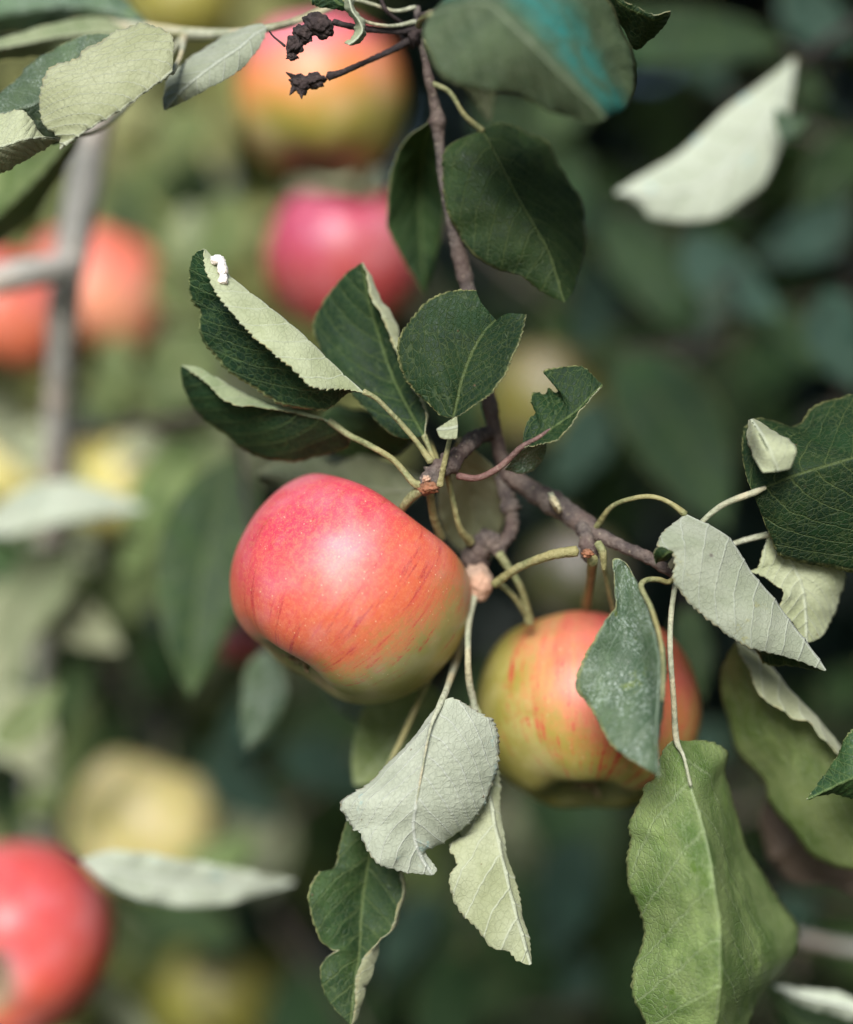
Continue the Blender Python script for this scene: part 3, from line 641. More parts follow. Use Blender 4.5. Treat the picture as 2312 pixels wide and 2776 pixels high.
# E chewed leaf
E_l = D([(1415, 1211), (1420, 1170), (1433, 1136), (1452, 1118), (1440, 1092), (1448, 1066), (1478, 1068), (1484, 1050), (1508, 1062), (1514, 1040), (1494, 1027), (1468, 1007), (1520, 996), (1579, 993), (1608, 1020), (1632, 1042)], [0, 5, 6, 0])
E_m = D([(1415, 1211), (1458, 1190), (1508, 1152), (1565, 1112), (1602, 1073), (1633, 1043)], [0, -3, -3, 0])
E_r = D([(1415, 1213), (1460, 1205), (1500, 1193), (1538, 1165), (1581, 1100), (1634, 1045)], [0, -9, -8, 0])
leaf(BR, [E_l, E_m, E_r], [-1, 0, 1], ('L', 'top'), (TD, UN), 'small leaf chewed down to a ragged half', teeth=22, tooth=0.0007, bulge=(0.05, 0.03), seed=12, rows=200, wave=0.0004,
     petiole=([(1508, 1150, -2, 3), (1458, 1187, -2, 6), (1415, 1211, 0, 8), (1379, 1245, 2, 9), (1343, 1274, 3, 9), (1293, 1296, 4, 9), (1240, 1290, 6, 10)], M_bark_red))
leaf(BR, [[(1368, 1274, 8), (1412, 1284, 10), (1450, 1272, 10), (1478, 1232, 6), (1482, 1198, 2)], [(1370, 1270, 6), (1405, 1250, 7), (1440, 1225, 4), (1480, 1196, 1)], [(1374, 1268, 6), (1400, 1232, 4), (1440, 1208, 2), (1480, 1194, 1)]],
     [-1, 0, 1], ('L', 'top'), (TW, UN), teeth=8, tooth=0.0005, rows=60, cols=17, seed=13, veinrel=0.4, wave=0.0003)
# F spotted pale leaf on the right
F_m = D([(1856, 1394), (1899, 1416), (1956, 1446), (1990, 1480), (2016, 1524), (2047, 1569), (2092, 1620), (2137, 1683), (2187, 1747), (2238, 1817)], [0, -1, 0, 2])
F_l = D([(1856, 1397), (1823, 1422), (1795, 1446), (1782, 1474), (1790, 1490), (1822, 1496), (1828, 1530), (1820, 1565), (1836, 1594), (1867, 1632), (1918, 1677), (1963, 1715), (2026, 1753), (2071, 1766), (2154, 1787), (2236, 1818)], [0, -10, -10, -8, 2])
F_b = D([(1857, 1397), (1880, 1440), (1920, 1520), (1970, 1620), (2030, 1735), (2075, 1797), (2140, 1805), (2190, 1814), (2237, 1819)], [0, 12, 14, 10, 2])
leaf(BR, [F_l, F_m, F_b], [-1, 0, 1], ('L', 'under'), (TD, US), 'pale drooping leaf underside with small purple spots', teeth=32, tooth=0.0008, bulge=(0.12, 0), seed=14, rows=240,
     petiole=([(1610, 1440, 18, 9), (1658, 1374, 8, 8), (1721, 1350, 2, 8), (1772, 1347, 1, 8), (1817, 1364, 0, 8), (1857, 1394, 0, 10)], M_stem))
leaf(BR, [[(1778, 1530, -8), (1772, 1500, -12), (1790, 1482, -12), (1826, 1496, -10)], [(1782, 1526, -6), (1795, 1512, -11), (1812, 1498, -12), (1828, 1496, -10)], [(1784, 1524, -5), (1806, 1520, -7), (1820, 1510, -9), (1829, 1498, -10)]],
     [-1, 0, 1], ('L', 'top'), (TD, US), 'dark curled ear of the spotted leaf', teeth=5, tooth=0.0004, rows=40, cols=13, seed=15, veinrel=0, wave=0.0001)
# G leaf behind it
G_m = D([(2085, 1450), (2125, 1490), (2152, 1540), (2173, 1594), (2182, 1658), (2185, 1741)], [10, 12, 12])
G_l = D([(2083, 1452), (2065, 1505), (2050, 1542), (2028, 1552), (2071, 1564), (2109, 1588), (2122, 1613), (2115, 1655), (2154, 1696), (2184, 1742)], [10, 8, 8, 12])
G_r = D([(2085, 1448), (2180, 1470), (2270, 1515), (2288, 1556), (2280, 1613), (2257, 1672), (2230, 1721), (2186, 1743)], [10, 18, 22, 12])
leaf(BR, [G_l, G_m, G_r], [-1, 0, 1], ('R', 'under'), (TM, UN), teeth=22, tooth=0.0007, bulge=(0.03, 0.08), seed=17, rows=160, wave=0.0007,
     petiole=([(1800, 1545, 7, 12), (1920, 1505, 10, 9), (2000, 1470, 12, 9), (2085, 1448, 10, 9)], M_stem_pale))
# H big dark leaf leaving the frame
H_m = D([(2040, 1337), (2090, 1315), (2150, 1290), (2230, 1265), (2312, 1240), (2420, 1200), (2560, 1140)], [-4, -6, -6, 6])
H_l = D([(2040, 1335), (2022, 1290), (2012, 1230), (2018, 1160), (2060, 1135), (2150, 1150), (2200, 1105), (2270, 1080), (2400, 1060), (2560, 1135)], [-4, 4, 10, 16, 14, 6])
H_r = D([(2041, 1340), (2060, 1385), (2082, 1441), (2112, 1505), (2170, 1525), (2250, 1540), (2340, 1540), (2480, 1440), (2562, 1145)], [-4, 2, 4, 8, 10, 6])
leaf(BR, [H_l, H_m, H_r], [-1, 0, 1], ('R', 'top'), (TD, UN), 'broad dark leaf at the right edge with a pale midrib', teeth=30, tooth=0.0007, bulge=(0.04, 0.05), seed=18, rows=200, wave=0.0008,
     petiole=([(1812, 1548, 7, 12), (1860, 1470, 4, 10), (1906, 1412, 1, 9), (1963, 1367, -2, 10), (2042, 1336, -5, 11), (2075, 1322, -6, 5)], M_stem_pale))
leaf(BR, [[(2068, 1282, -16), (2044, 1240, -10), (2026, 1190, -3), (2030, 1140, 4)], [(2105, 1278, -16), (2085, 1230, -17), (2060, 1180, -14), (2036, 1138, 2)], [(2140, 1272, -14), (2158, 1215, -14), (2110, 1178, -4), (2042, 1136, 4)]],
     [-1, -0.1, 1], ('R', 'under'), (TD, UN), 'white folded corner on the broad dark leaf', teeth=7, tooth=0.0004, rows=50, cols=21, seed=19, blunt=True, veinrel=0, wave=0.0003)
# I and J the two pale leaves hanging in the middle
I_l = D([(1193, 1906), (1163, 1944), (1079, 2046), (986, 2135), (935, 2162), (922, 2179), (930, 2204), (958, 2246), (977, 2256), (995, 2302), (1023, 2339), (1060, 2353), (1098, 2363), (1172, 2372)], [0, 4, 2, -4, 0])
I_m = D([(1194, 1906), (1167, 1972), (1144, 2088), (1127, 2180), (1120, 2246), (1135, 2311), (1170, 2368)], [0, -6, -7, -3, 0])
I_r = D([(1196, 1904), (1225, 1893), (1265, 1912), (1307, 1939), (1335, 1953), (1351, 1986), (1353, 2023), (1342, 2098), (1316, 2172), (1283, 2218), (1246, 2256), (1200, 2283), (1153, 2304), (1158, 2325), (1182, 2354), (1174, 2372)], [0, 3, 5, 3, 0])
leaf(BR, [I_l, I_m, I_r], [-1, 0, 1], ('R', 'under'), (TM, UW), 'silvery white leaf underside hanging below the sharp apple', teeth=34, tooth=0.0010, bulge=(0.07, 0.10), seed=21, rows=240, veinrel=1.35, wave=0.0006,
     petiole=([(1290, 1560, 50, 10), (1262, 1690, 62, 10), (1236, 1790, 40, 10), (1212, 1865, 8, 11), (1194, 1908, -1, 11), (1167, 1972, -6.5, 5), (1144, 2088, -7.6, 4), (1126, 2190, -7.2, 3)], M_stem_pale))
J_r = D([(1290, 1900), (1330, 2000), (1350, 2110), (1362, 2242), (1382, 2349), (1412, 2465), (1433, 2544), (1440, 2612)], [18, 14, 6, 2])
J_m = D([(1284, 1900), (1300, 2010), (1318, 2110), (1342, 2242), (1366, 2349), (1394, 2465), (1422, 2560), (1438, 2614)], [18, 11, 3, 1])
J_l = D([(1276, 1900), (1270, 2010), (1270, 2110), (1262, 2200), (1250, 2256), (1256, 2276), (1230, 2284), (1219, 2302), (1240, 2340), (1219, 2374), (1223, 2418), (1246, 2469), (1293, 2516), (1325, 2562), (1353, 2574), (1378, 2577), (1404, 2604), (1436, 2616)], [18, 14, 5, 2, 1])
leaf(BR, [J_l, J_m, J_r], [-1, 0, 1], ('L', 'under'), (TM, UN), 'narrow pale leaf with a notch behind the silvery one', teeth=36, tooth=0.0008, bulge=(0.06, 0.0), seed=22, rows=240, veinrel=1.7, wave=0.0008,
     petiole=([(1296, 1575, 30, 11), (1272, 1680, 24, 10), (1268, 1770, 12, 10), (1272, 1850, 14, 11), (1284, 1905, 17, 11), (1302, 2020, 15, 6)], M_stem_pale))
# K twisted green leaf below
K_l = D([(1010, 2180), (944, 2222), (921, 2293), (909, 2353), (865, 2363), (837, 2418), (837, 2460), (860, 2535), (888, 2562), (921, 2574), (893, 2590), (870, 2618), (870, 2660), (888, 2707), (925, 2753), (949, 2776)], [22, 14, 14, 12])
K_m = D([(1015, 2180), (1000, 2320), (985, 2420), (978, 2500), (975, 2570), (960, 2680), (950, 2776)], [22, 24, 20, 12])
K_rf = D([(1060, 2180), (1092, 2350), (1100, 2404), (1088, 2460), (1060, 2516), (1030, 2544), (1026, 2590), (1008, 2637), (966, 2758), (952, 2778)], [22, 18, 16, 12])
K_r = D([(1060, 2184), (1084, 2350), (1090, 2404), (1078, 2460), (1054, 2516), (1024, 2550), (990, 2600), (966, 2640), (962, 2720), (951, 2778)], [22, 14, 10, 11])
leaf(BR, [K_l, K_m, K_rf, K_r], [-1, 0, 0.85, 1], ('L', 'top'), (TM, UN), teeth=24, tooth=0.0006, bulge=(0.12, 0.05), seed=24, rows=170, wave=0.0008,
     petiole=([(1290, 1560, 36, 10), (1180, 1800, 44, 9), (1090, 2000, 36, 9), (1035, 2110, 28, 9), (1014, 2185, 22, 9)], M_stem))
# L waxy leaf across the second apple
L_r = D([(1735, 1590), (1762, 1640), (1797, 1735), (1808, 1800), (1801, 1900), (1786, 2010), (1788, 2105)], [-6, -16, -22, -34])
L_m = D([(1733, 1588), (1745, 1625), (1778, 1735), (1788, 1810), (1784, 1900), (1778, 2010), (1787, 2105)], [-6, -20, -26, -34])
L_i = D([(1728, 1580), (1700, 1545), (1688, 1600), (1690, 1680), (1714, 1760), (1728, 1840), (1742, 1920), (1765, 2030), (1786, 2104)], [-6, -4, -10, -14, -24, -34])
L_l = D([(1720, 1570), (1690, 1522), (1660, 1524), (1670, 1594), (1672, 1645), (1639, 1683), (1592, 1766), (1566, 1823), (1562, 1868), (1590, 1905), (1616, 1946), (1658, 2020), (1728, 2071), (1772, 2096), (1788, 2108)], [-6, -6, -12, -14, -16, -28, -34])
leaf(BR, [L_l, L_i, L_m, L_r], [-1, -0.5, 0, 0.35], ('L', 'top'), (TW, UG), 'waxy grey green leaf hanging across the second apple', teeth=20, tooth=0.0005, bulge=(0.05, 0), seed=26, rows=200, wave=0.0007,
     petiole=([(1836, 1560, 4, 9), (1812, 1578, 0, 9), (1785, 1571, -3, 9), (1752, 1573, -6, 9), (1738, 1592, -10, 9), (1765, 1650, -19, 8), (1790, 1735, -24, 7), (1798, 1810, -28, 6), (1795, 1900, -30, 4)], M_stem))
# M big leaf at the bottom right
M_m = D([(1832, 2001), (1853, 2050), (1871, 2129), (1895, 2212), (1918, 2296), (1934, 2398), (1946, 2491), (1950, 2593), (1946, 2709), (1930, 2830), (1890, 3080)], [0, -12, -22, -22, 0])
M_l = D([(1830, 2001), (1797, 2036), (1774, 2105), (1748, 2124), (1737, 2166), (1706, 2235), (1711, 2277), (1697, 2337), (1704, 2407), (1723, 2440), (1739, 2491), (1737, 2546), (1718, 2616), (1713, 2676), (1723, 2709), (1751, 2776), (1790, 2900), (1888, 3080)], [0, 4, 6, 4, 4, 0])
M_r = D([(1834, 2001), (1857, 2008), (1909, 2010), (1967, 2036), (1964, 2091), (1987, 2147), (2006, 2235), (2025, 2296), (2071, 2375), (2117, 2449), (2155, 2510), (2157, 2574), (2127, 2630), (2076, 2690), (2029, 2774), (1970, 2920), (1892, 3080)], [0, 18, 38, 54, 44, 0])
leaf(BR, [M_l, M_m, M_r], [-1, 0, 1], ('L', 'top'), (TL, UN), 'large hanging leaf, bright yellow green on one half', teeth=44, tooth=0.0010, bulge=(0.06, 0.02), seed=28, rows=320, cols=45, wave=0.0008, veinrel=1.3,
     petiole=([(1836, 1562, 7, 9), (1828, 1600, 4, 9), (1818, 1680, 0, 9), (1817, 1772, -3, 9), (1826, 1899, -4, 9), (1833, 2004, -3, 10), (1853, 2050, -7, 5), (1872, 2129, -12, 4)], M_stem_pale))

# ---- leaves of the same branch that are out of focus
Q_m = D([(1165, 40), (1310, 10), (1400, 80), (1520, 200), (1640, 318)], [-40, -58, -60, -56])
Q_l = D([(1163, 42), (1150, 106), (1190, 200), (1269, 240), (1388, 252), (1494, 304), (1600, 332), (1642, 320)], [-40, -48, -48, -56])
Q_r = D([(1165, 38), (1300, -80), (1500, -90), (1652, 0), (1708, 120), (1722, 225), (1695, 292), (1641, 321)], [-40, -20, -14, -50])
leaf(BR, [Q_l, Q_m, Q_r], [-1, 0, 1], ('R', 'top'), (M_top_teal, UG), 'broad blurred leaf at the top with painted blue sky sheen', teeth=18, tooth=0.0005, bulge=(0.03, 0.10), seed=30, rows=120, wave=0.001,
     petiole=([(1135, 70, 14, 9), (1140, 55, -16, 8), (1168, 40, -40, 9)], M_stem))
P_m = D([(1308, 353), (1349, 430), (1398, 527), (1446, 610), (1488, 686), (1530, 818)], [22, 14, 14, 18])
P_l = D([(1306, 354), (1239, 378), (1204, 416), (1202, 520), (1218, 589), (1273, 679), (1343, 728), (1412, 748), (1467, 790), (1529, 820)], [22, 20, 18, 18])
P_r = D([(1309, 352), (1336, 340), (1377, 338), (1426, 353), (1474, 374), (1509, 430), (1543, 499), (1571, 547), (1592, 610), (1585, 679), (1557, 776), (1531, 820)], [22, 34, 38, 34, 18])
leaf(BR, [P_l, P_m, P_r], [-1, 0, 1], ('L', 'top'), (TM, UG), 'slightly soft leaf behind the upper limb, one half shaded', teeth=24, tooth=0.0006, bulge=(0.12, 0.02), seed=31, rows=160, wave=0.0012,
     petiole=([(1168, 225, 20, 8), (1218, 250, 20, 8), (1259, 312, 21, 8), (1309, 356, 22, 9)], M_stem))
leaf(BR, [D([(1640, -30), (1690, 4), (1724, 18), (1765, 40), (1817, 33)], [-8, -6]), D([(1636, -30), (1690, 18), (1735, 40), (1775, 56), (1818, 36)], [-8, -4]), D([(1625, -28), (1660, 30), (1690, 85), (1724, 134), (1758, 112), (1793, 84), (1818, 38)], [-8, 8, 0])],
     [-1, 0, 1], ('R', 'top'), (TD, UN), teeth=16, tooth=0.0006, rows=90, cols=21, seed=32, petiole=([(1262, -40, 8, 7), (1450, -80, 0, 7), (1640, -30, -8, 7)], M_stem))
leaf(BR, [D([(1165, 330), (1100, 380), (1060, 470), (1050, 600), (1090, 700), (1150, 800)], [24, 70]), D([(1168, 330), (1150, 400), (1140, 500), (1140, 620), (1152, 800)], [24, 60, 70]), D([(1170, 330), (1190, 400), (1200, 500), (1200, 620), (1154, 800)], [24, 74])],
     [-1, 0, 1], ('L', 'top'), (TM, UG), teeth=0, rows=70, cols=17, seed=33, bulge=(0.05, 0.05), petiole=([(1190, 300, 24, 8), (1175, 315, 24, 8), (1167, 332, 26, 8)], M_stem))
leaf(BR, [D([(1165, 130), (1230, 190), (1260, 240), (1325, 330)], [24, 60]), D([(1165, 128), (1250, 170), (1300, 220), (1328, 330)], [24, 60]), D([(1165, 126), (1290, 150), (1340, 230), (1330, 332)], [24, 60])],
     [-1, 0, 1], ('L', 'under'), (TW, UG), teeth=0, rows=50, cols=17, seed=34, petiole=([(1150, 110, 22, 8), (1165, 128, 24, 8)], M_stem))
# ribbon-like curled leaf at the top
leaf(BR, [D([(820, -30), (845, 4), (850, 14), (880, 22), (936, 30)], [0, 2]), D([(880, -40), (900, -10), (920, 10), (945, 20)], [0, 0]), D([(930, -50), (940, -20), (945, 0), (950, 14)], [0, 0])], [-1, 0, 1], ('L', 'top'), (TD, UN), teeth=8, tooth=0.0006, rows=50, cols=17, seed=35, blunt=True,
     petiole=([(955, 22, 2, 6), (948, 14, 0, 5), (930, 0, 0, 4)], M_stem))
leaf(BR, [D([(935, -4), (940, 30), (957, 52), (965, 76), (955, 100), (934, 118)], [-4, 2, -6]), D([(946, -4), (955, 30), (974, 58), (982, 84), (965, 108), (945, 122)], [-7, -7, -8]), D([(957, -4), (964, 30), (988, 64), (990, 90), (978, 110), (958, 122)], [-3, 0, -3])],
     [-1, 0, 1], ('L', 'under'), (TM, UN), 'pale ribbon-like curled leaf at the top', teeth=0, rows=80, cols=17, seed=36, blunt=True, veinrel=0.3)

# ---- leaves behind the spur
leaf(BR, [D([(1180, 1300), (1140, 1290), (1020, 1240), (900, 1230), (800, 1240), (700, 1280)], [30, 90]), D([(1180, 1300), (1100, 1330), (960, 1320), (820, 1300), (700, 1284)], [30, 80]), D([(1180, 1302), (1060, 1400), (900, 1380), (780, 1330), (700, 1288)], [30, 90])],
     [-1, 0, 1], ('R', 'under'), (TM, UG), teeth=0, rows=60, cols=17, seed=37, petiole=([(1165, 1320, 8, 8), (1180, 1302, 30, 8)], M_stem))
leaf(BR, [D([(1240, 1190), (1190, 1300), (1190, 1400), (1230, 1480), (1310, 1530)], [24, 70]), D([(1245, 1190), (1270, 1300), (1290, 1400), (1312, 1530)], [24, 60, 70]), D([(1250, 1190), (1350, 1280), (1370, 1380), (1350, 1470), (1314, 1532)], [24, 70])],
     [-1, 0, 1], ('L', 'under'), (TM, UN), teeth=0, rows=60, cols=17, seed=38, petiole=([(1258, 1222, 10, 8), (1245, 1192, 24, 8)], M_stem))
leaf(BR, [D([(1030, 1120), (900, 1100), (860, 1160), (900, 1230), (1010, 1240)], [50, 60]), D([(1110, 1120), (1040, 1160), (980, 1180), (1010, 1240)], [40, 60]), D([(1140, 1130), (1130, 1180), (1080, 1230), (1012, 1242)], [40, 60])],
     [-1, 0, 1], ('L', 'top'), (TM, UG), teeth=0, rows=50, cols=17, seed=39, petiole=([(1190, 1262, 6, 8), (1160, 1190, 26, 8), (1110, 1124, 40, 8)], M_stem))

# ================================================================== apples in front
ax1 = (0.55, 0.22, 0.80); b1 = local_dir(ax1, (-0.30, -0.35, 0.60))
M_a1 = apple_mat('apple_skin_red', b1, -0.42, 0.22, (0.30, 0.29, 0.085), (0.40, 0.36, 0.13), (0.64, 0.125, 0.055), (0.57, 0.036, 0.085), 0.8, (0.40, 0.010, 0.03), 0.40, 0.20)
apple(946, 1600, 30, 328, ax1, M_a1, 'sharp red apple in the middle, tilted with its calyx to the lower left', 'apples on the tree', 3, nr=140, ns=200, taper=0.02, lobes=0.015, zs=0.90, prof=PROF1,
      stalk=[(1090, 1380, 12, 12), (1112, 1350, 7, 13), (1148, 1322, 4, 16)])
ax2 = (-0.04, -0.28, 0.95); b2 = local_dir(ax2, (0.50, -0.65, 0.55))
M_a2 = apple_mat('apple_skin_striped', b2, 0.28, 0.98, (0.31, 0.27, 0.05), (0.42, 0.37, 0.12), (0.62, 0.20, 0.045), (0.60, 0.09, 0.07), 1.0, (0.44, 0.012, 0.02), 0.42, 0.05)
ax2b = (0.05, 0.42, 0.90)
b2 = local_dir(ax2b, (0.35, -0.75, 0.55))
M_a2 = apple_mat('apple_skin_striped', b2, 0.28, 0.98, (0.31, 0.27, 0.05), (0.42, 0.37, 0.12), (0.62, 0.20, 0.045), (0.60, 0.09, 0.07), 1.0, (0.44, 0.012, 0.02), 0.42, 0.05)
apple(1592, 1926, 62, 302, ax2b, M_a2, 'yellow green apple streaked red, partly covered by a hanging leaf', 'apples on the tree', 5, nr=110, ns=160, taper=0.04, lobes=0.02, zs=0.90,
      stalk=[(1588, 1650, 50, 14), (1600, 1570, 26, 13), (1606, 1516, 6, 15)])

# ================================================================== apples further back
def simple(name, *a, **k): return apple(*a, **k)
def bm(nm, ax, wd, lo, hi, g1, g2, r1, r2, st=0.3, bl=0.2): return apple_mat(nm, local_dir(ax, wd), lo, hi, g1, g2, r1, r2, st, (0.45, 0.02, 0.03), 0.36, bl)
GY, YY = (0.30, 0.27, 0.045), (0.42, 0.36, 0.08)
far = [
 (868, 262, 260, 232, (0.05, 0.15, 0.95), (-0.1, -0.30, 1.0), -0.25, 0.40, GY, YY, (0.70, 0.24, 0.05), (0.62, 0.07, 0.19), 'large blurred apple, pink above and yellow below, behind the top twigs'),
 (935, 700, 275, 215, (0.1, -0.3, 0.9), (-0.3, -0.5, 0.6), -1.0, -0.2, GY, YY, (0.36, 0.022, 0.042), (0.42, 0.022, 0.12), 'blurred crimson apple under the pink and yellow one'),
 (252, 810, 440, 205, (0.1, 0.2, 0.9), (0.1, -0.5, 0.75), -0.55, 0.15, GY, YY, (0.80, 0.34, 0.18), (0.76, 0.13, 0.09), 'blurred orange red apple behind the grey limb'),
 (20, 855, 350, 185, (0.1, 0.2, 0.9), (0.1, -0.5, 0.75), -0.9, -0.2, GY, YY, (0.66, 0.14, 0.06), (0.62, 0.07, 0.06), 'blurred red apple at the left edge, half behind the grey limb'),
 (45, 2545, 190, 262, (0.25, 0.90, 0.25), (0.2, -0.6, 0.6), -1.3, -0.5, GY, YY, (0.62, 0.085, 0.05), (0.60, 0.05, 0.075), 'blurred red apple in the lower left corner showing its calyx'),
 (390, 2235, 400, 205, (0.3, 0.2, 0.9), (0.1, -0.2, 0.9), 1.3, 1.9, (0.70, 0.60, 0.18), (0.82, 0.70, 0.34), (0.6, 0.2, 0.06), (0.6, 0.2, 0.06), 'soft pale yellow apple above the silvery leaf'),
 (590, 2700, 580, 165, (0.0, 0.2, 0.9), (0.1, -0.2, 0.9), 1.4, 1.9, GY, (0.34, 0.33, 0.05), (0.6, 0.2, 0.06), (0.6, 0.2, 0.06), 'soft yellow green apple at the bottom edge'),
 (1480, 1080, 420, 165, (0.0, 0.1, 0.9), (0.1, -0.2, 0.9), 1.4, 1.9, (0.13, 0.13, 0.025), (0.20, 0.17, 0.03), (0.6, 0.2, 0.06), (0.6, 0.2, 0.06), 'soft olive yellow apple behind the chewed leaf'),
 (45, 1240, 430, 165, (0.0, 0.1, 0.9), (0.1, -0.2, 0.9), 1.4, 1.9, (0.66, 0.58, 0.16), (0.80, 0.72, 0.36), (0.6, 0.2, 0.06), (0.6, 0.2, 0.06), 'soft yellow apple at the left edge beside the grey limb'),
 (345, 1310, 440, 170, (0.2, 0.1, 0.9), (0.1, -0.2, 0.9), 1.4, 1.9, (0.58, 0.52, 0.10), (0.74, 0.65, 0.24), (0.6, 0.2, 0.06), (0.6, 0.2, 0.06), 'soft yellow apple between the grey limb and the broad green leaf'),
 (500, 0, 520, 150, (0.0, 0.1, 0.9), (0.1, -0.2, 0.9), 1.4, 1.9, GY, (0.30, 0.27, 0.04), (0.6, 0.2, 0.06), (0.6, 0.2, 0.06), 'soft olive apple at the top edge'),
 (650, 1745, 210, 60, (0.0, 0.1, 0.9), (0.1, -0.2, 0.9), -2, -1, GY, YY, (0.30, 0.015, 0.03), (0.3, 0.01, 0.03), 'small deep red apple peeping out behind the sharp one'),
 (1560, 1560, 300, 150, (0.0, 0.1, 0.9), (0.1, -0.2, 0.9), 1.4, 1.9, (0.045, 0.052, 0.014), (0.065, 0.068, 0.018), (0.6, 0.2, 0.06), (0.6, 0.2, 0.06), 'dim green apple behind the lower spur'),
]
for i, (x, y, d, r, ax, wd, lo, hi, g1, g2, r1, r2, lb) in enumerate(far):
    apple(x, y, d, r, ax, bm('apple_skin_far_%d' % i, ax, wd, lo, hi, g1, g2, r1, r2), lb, 'apples on the tree', 20+i, nr=56, ns=72, zs=0.98)

# ================================================================== white lump on the folded leaf
LP = empty('white_lump', P(598, 728, -4)); tag(LP, 'small chalky white lump near the tip of the folded leaf', 'lump')
blob('crust', 590, 704, -3, 17, M_white, LP, (1.15, 0.7, 0.8), 0.28, 1.2, 5, 1)
blob('crust', 603, 728, -4, 16, M_white, LP, (0.85, 0.7, 1.4), 0.28, 1.2, 5, 2)
blob('crust', 605, 757, -5, 14, M_white, LP, (0.95, 0.7, 1.1), 0.28, 1.3, 5, 3)

# ================================================================== branch entering at the upper left
TLB = empty('apple_branch', P(720, 70, 20)); tag(TLB, 'leafy shoot with downy pale leaves across the upper left corner', 'branch')
tube('limb', [(900, 20, 40, 11), (800, 60, 36, 12), (722, 78, 20, 13), (620, 92, 34, 16), (500, 92, 50, 20), (400, 80, 60, 20), (200, 60, 80, 22), (-100, 30, 100, 24)], M_stem_pale, TLB, seg=14)
T_m = D([(466, 195), (423, 225), (330, 293), (264, 333), (200, 375), (163, 405)], [-6, -10, -6])
T_u = D([(467, 190), (469, 132), (466, 99), (423, 76), (370, 69), (317, 86), (264, 116), (231, 132), (205, 159), (145, 185), (119, 225), (106, 284), (119, 337), (159, 370), (164, 403)], [-6, 2, 4, 0, -6])
T_b = D([(466, 197), (400, 200), (330, 220), (240, 260), (180, 340), (162, 407)], [-6, 14, 18, -6])
leaf(TLB, [T_u, T_m, T_b], [-1, 0, 1], ('L', 'under'), (TM, UN), 'folded downy leaf lit almost white', teeth=30, tooth=0.0009, bulge=(0.06, 0), seed=41, rows=220, wave=0.0009, veinrel=2.2,
     petiole=([(500, 96, 46, 8), (490, 150, 20, 8), (466, 196, 4, 8)], M_stem_pale))
T2_r = D([(722, 80), (712, 112), (680, 159), (632, 205), (564, 240), (504, 273), (449, 298)], [18, 12, 12, 20])
T2_m = D([(722, 78), (690, 95), (650, 130), (590, 170), (530, 215), (490, 250), (447, 298)], [18, 12, 12, 18])
T2_l = D([(722, 76), (707, 67), (661, 77), (615, 98), (542, 139), (489, 178), (456, 218), (442, 264), (445, 298)], [18, 22, 24, 18])
leaf(TLB, [T2_l, T2_m, T2_r], [-1, 0, 1], ('L', 'under'), (TM, US), 'rolled downy leaf pointing down', teeth=14, tooth=0.0004, bulge=(0.12, 0.12), seed=42, rows=150)
leaf(TLB, [D([(-90, 320), (0, 308), (60, 302), (88, 330), (119, 370), (155, 376)], [8, 0, 6]), D([(-90, 400), (0, 398), (60, 380), (110, 374), (156, 377)], [0, -4, 6]), D([(-90, 500), (0, 466), (50, 446), (100, 414), (156, 379)], [12, 8, 6])],
     [-1, 0, 1], ('L', 'under'), (TM, UN), teeth=16, tooth=0.0007, bulge=(0.06, 0.06), seed=43, rows=110,
     petiole=([(500, 96, 46, 8), (300, 330, 40, 7), (156, 378, 6, 6)], M_stem_pale))
leaf(TLB, [D([(330, 100), (300, 92), (218, 99), (132, 139), (80, 178), (40, 218), (0, 250), (-80, 300)], [22, 18, 14]), D([(330, 104), (250, 150), (170, 220), (110, 270), (40, 300), (-80, 330)], [22, 8, 10]), D([(330, 106), (280, 190), (220, 280), (160, 390), (60, 370), (-80, 340)], [22, 20, 16])],
     [-1, 0, 1], ('L', 'top'), (TW, UN), 'green leaf behind the pale folded one', teeth=24, tooth=0.0006, bulge=(0.05, 0.05), seed=44, rows=120,
     petiole=([(500, 94, 48, 8), (400, 100, 34, 8), (328, 104, 22, 8)], M_stem))
leaf(TLB, [D([(430, 90), (330, -10), (200, -60), (0, -80), (-120, -20)], [70, 90]), D([(430, 92), (300, 30), (150, 20), (0, 40), (-120, 30)], [66, 80]), D([(430, 94), (320, 80), (200, 70), (60, 90), (-120, 110)], [70, 90])],
     [-1, 0, 1], ('L', 'top'), (TW, UG), teeth=0, rows=70, cols=17, seed=45, bulge=(0.08, 0.05))
leaf(TLB, [D([(360, 96), (280, 50), (160, 60), (60, 90), (-60, 120)], [60, 50]), D([(360, 98), (280, 90), (160, 100), (60, 120), (-60, 140)], [60, 46]), D([(360, 100), (290, 130), (200, 150), (60, 160), (-60, 170)], [60, 60])],
     [-1, 0, 1], ('L', 'under'), (TM, UG), teeth=0, rows=60, cols=17, seed=46)
leaf(TLB, [D([(250, 300), (150, 380), (60, 420), (-60, 440)], [80, 110]), D([(240, 310), (120, 460), (20, 560), (-60, 640)], [80, 100]), D([(236, 316), (190, 440), (80, 600), (-60, 700)], [80, 120])],
     [-1, 0, 1], ('L', 'top'), (TL, UG), 'soft yellow green leaf under the pale ones', teeth=0, rows=60, cols=17, seed=47, bulge=(0.05, 0.08), petiole=([(330, 85, 64, 8), (300, 200, 74, 8), (246, 306, 80, 8)], M_stem))

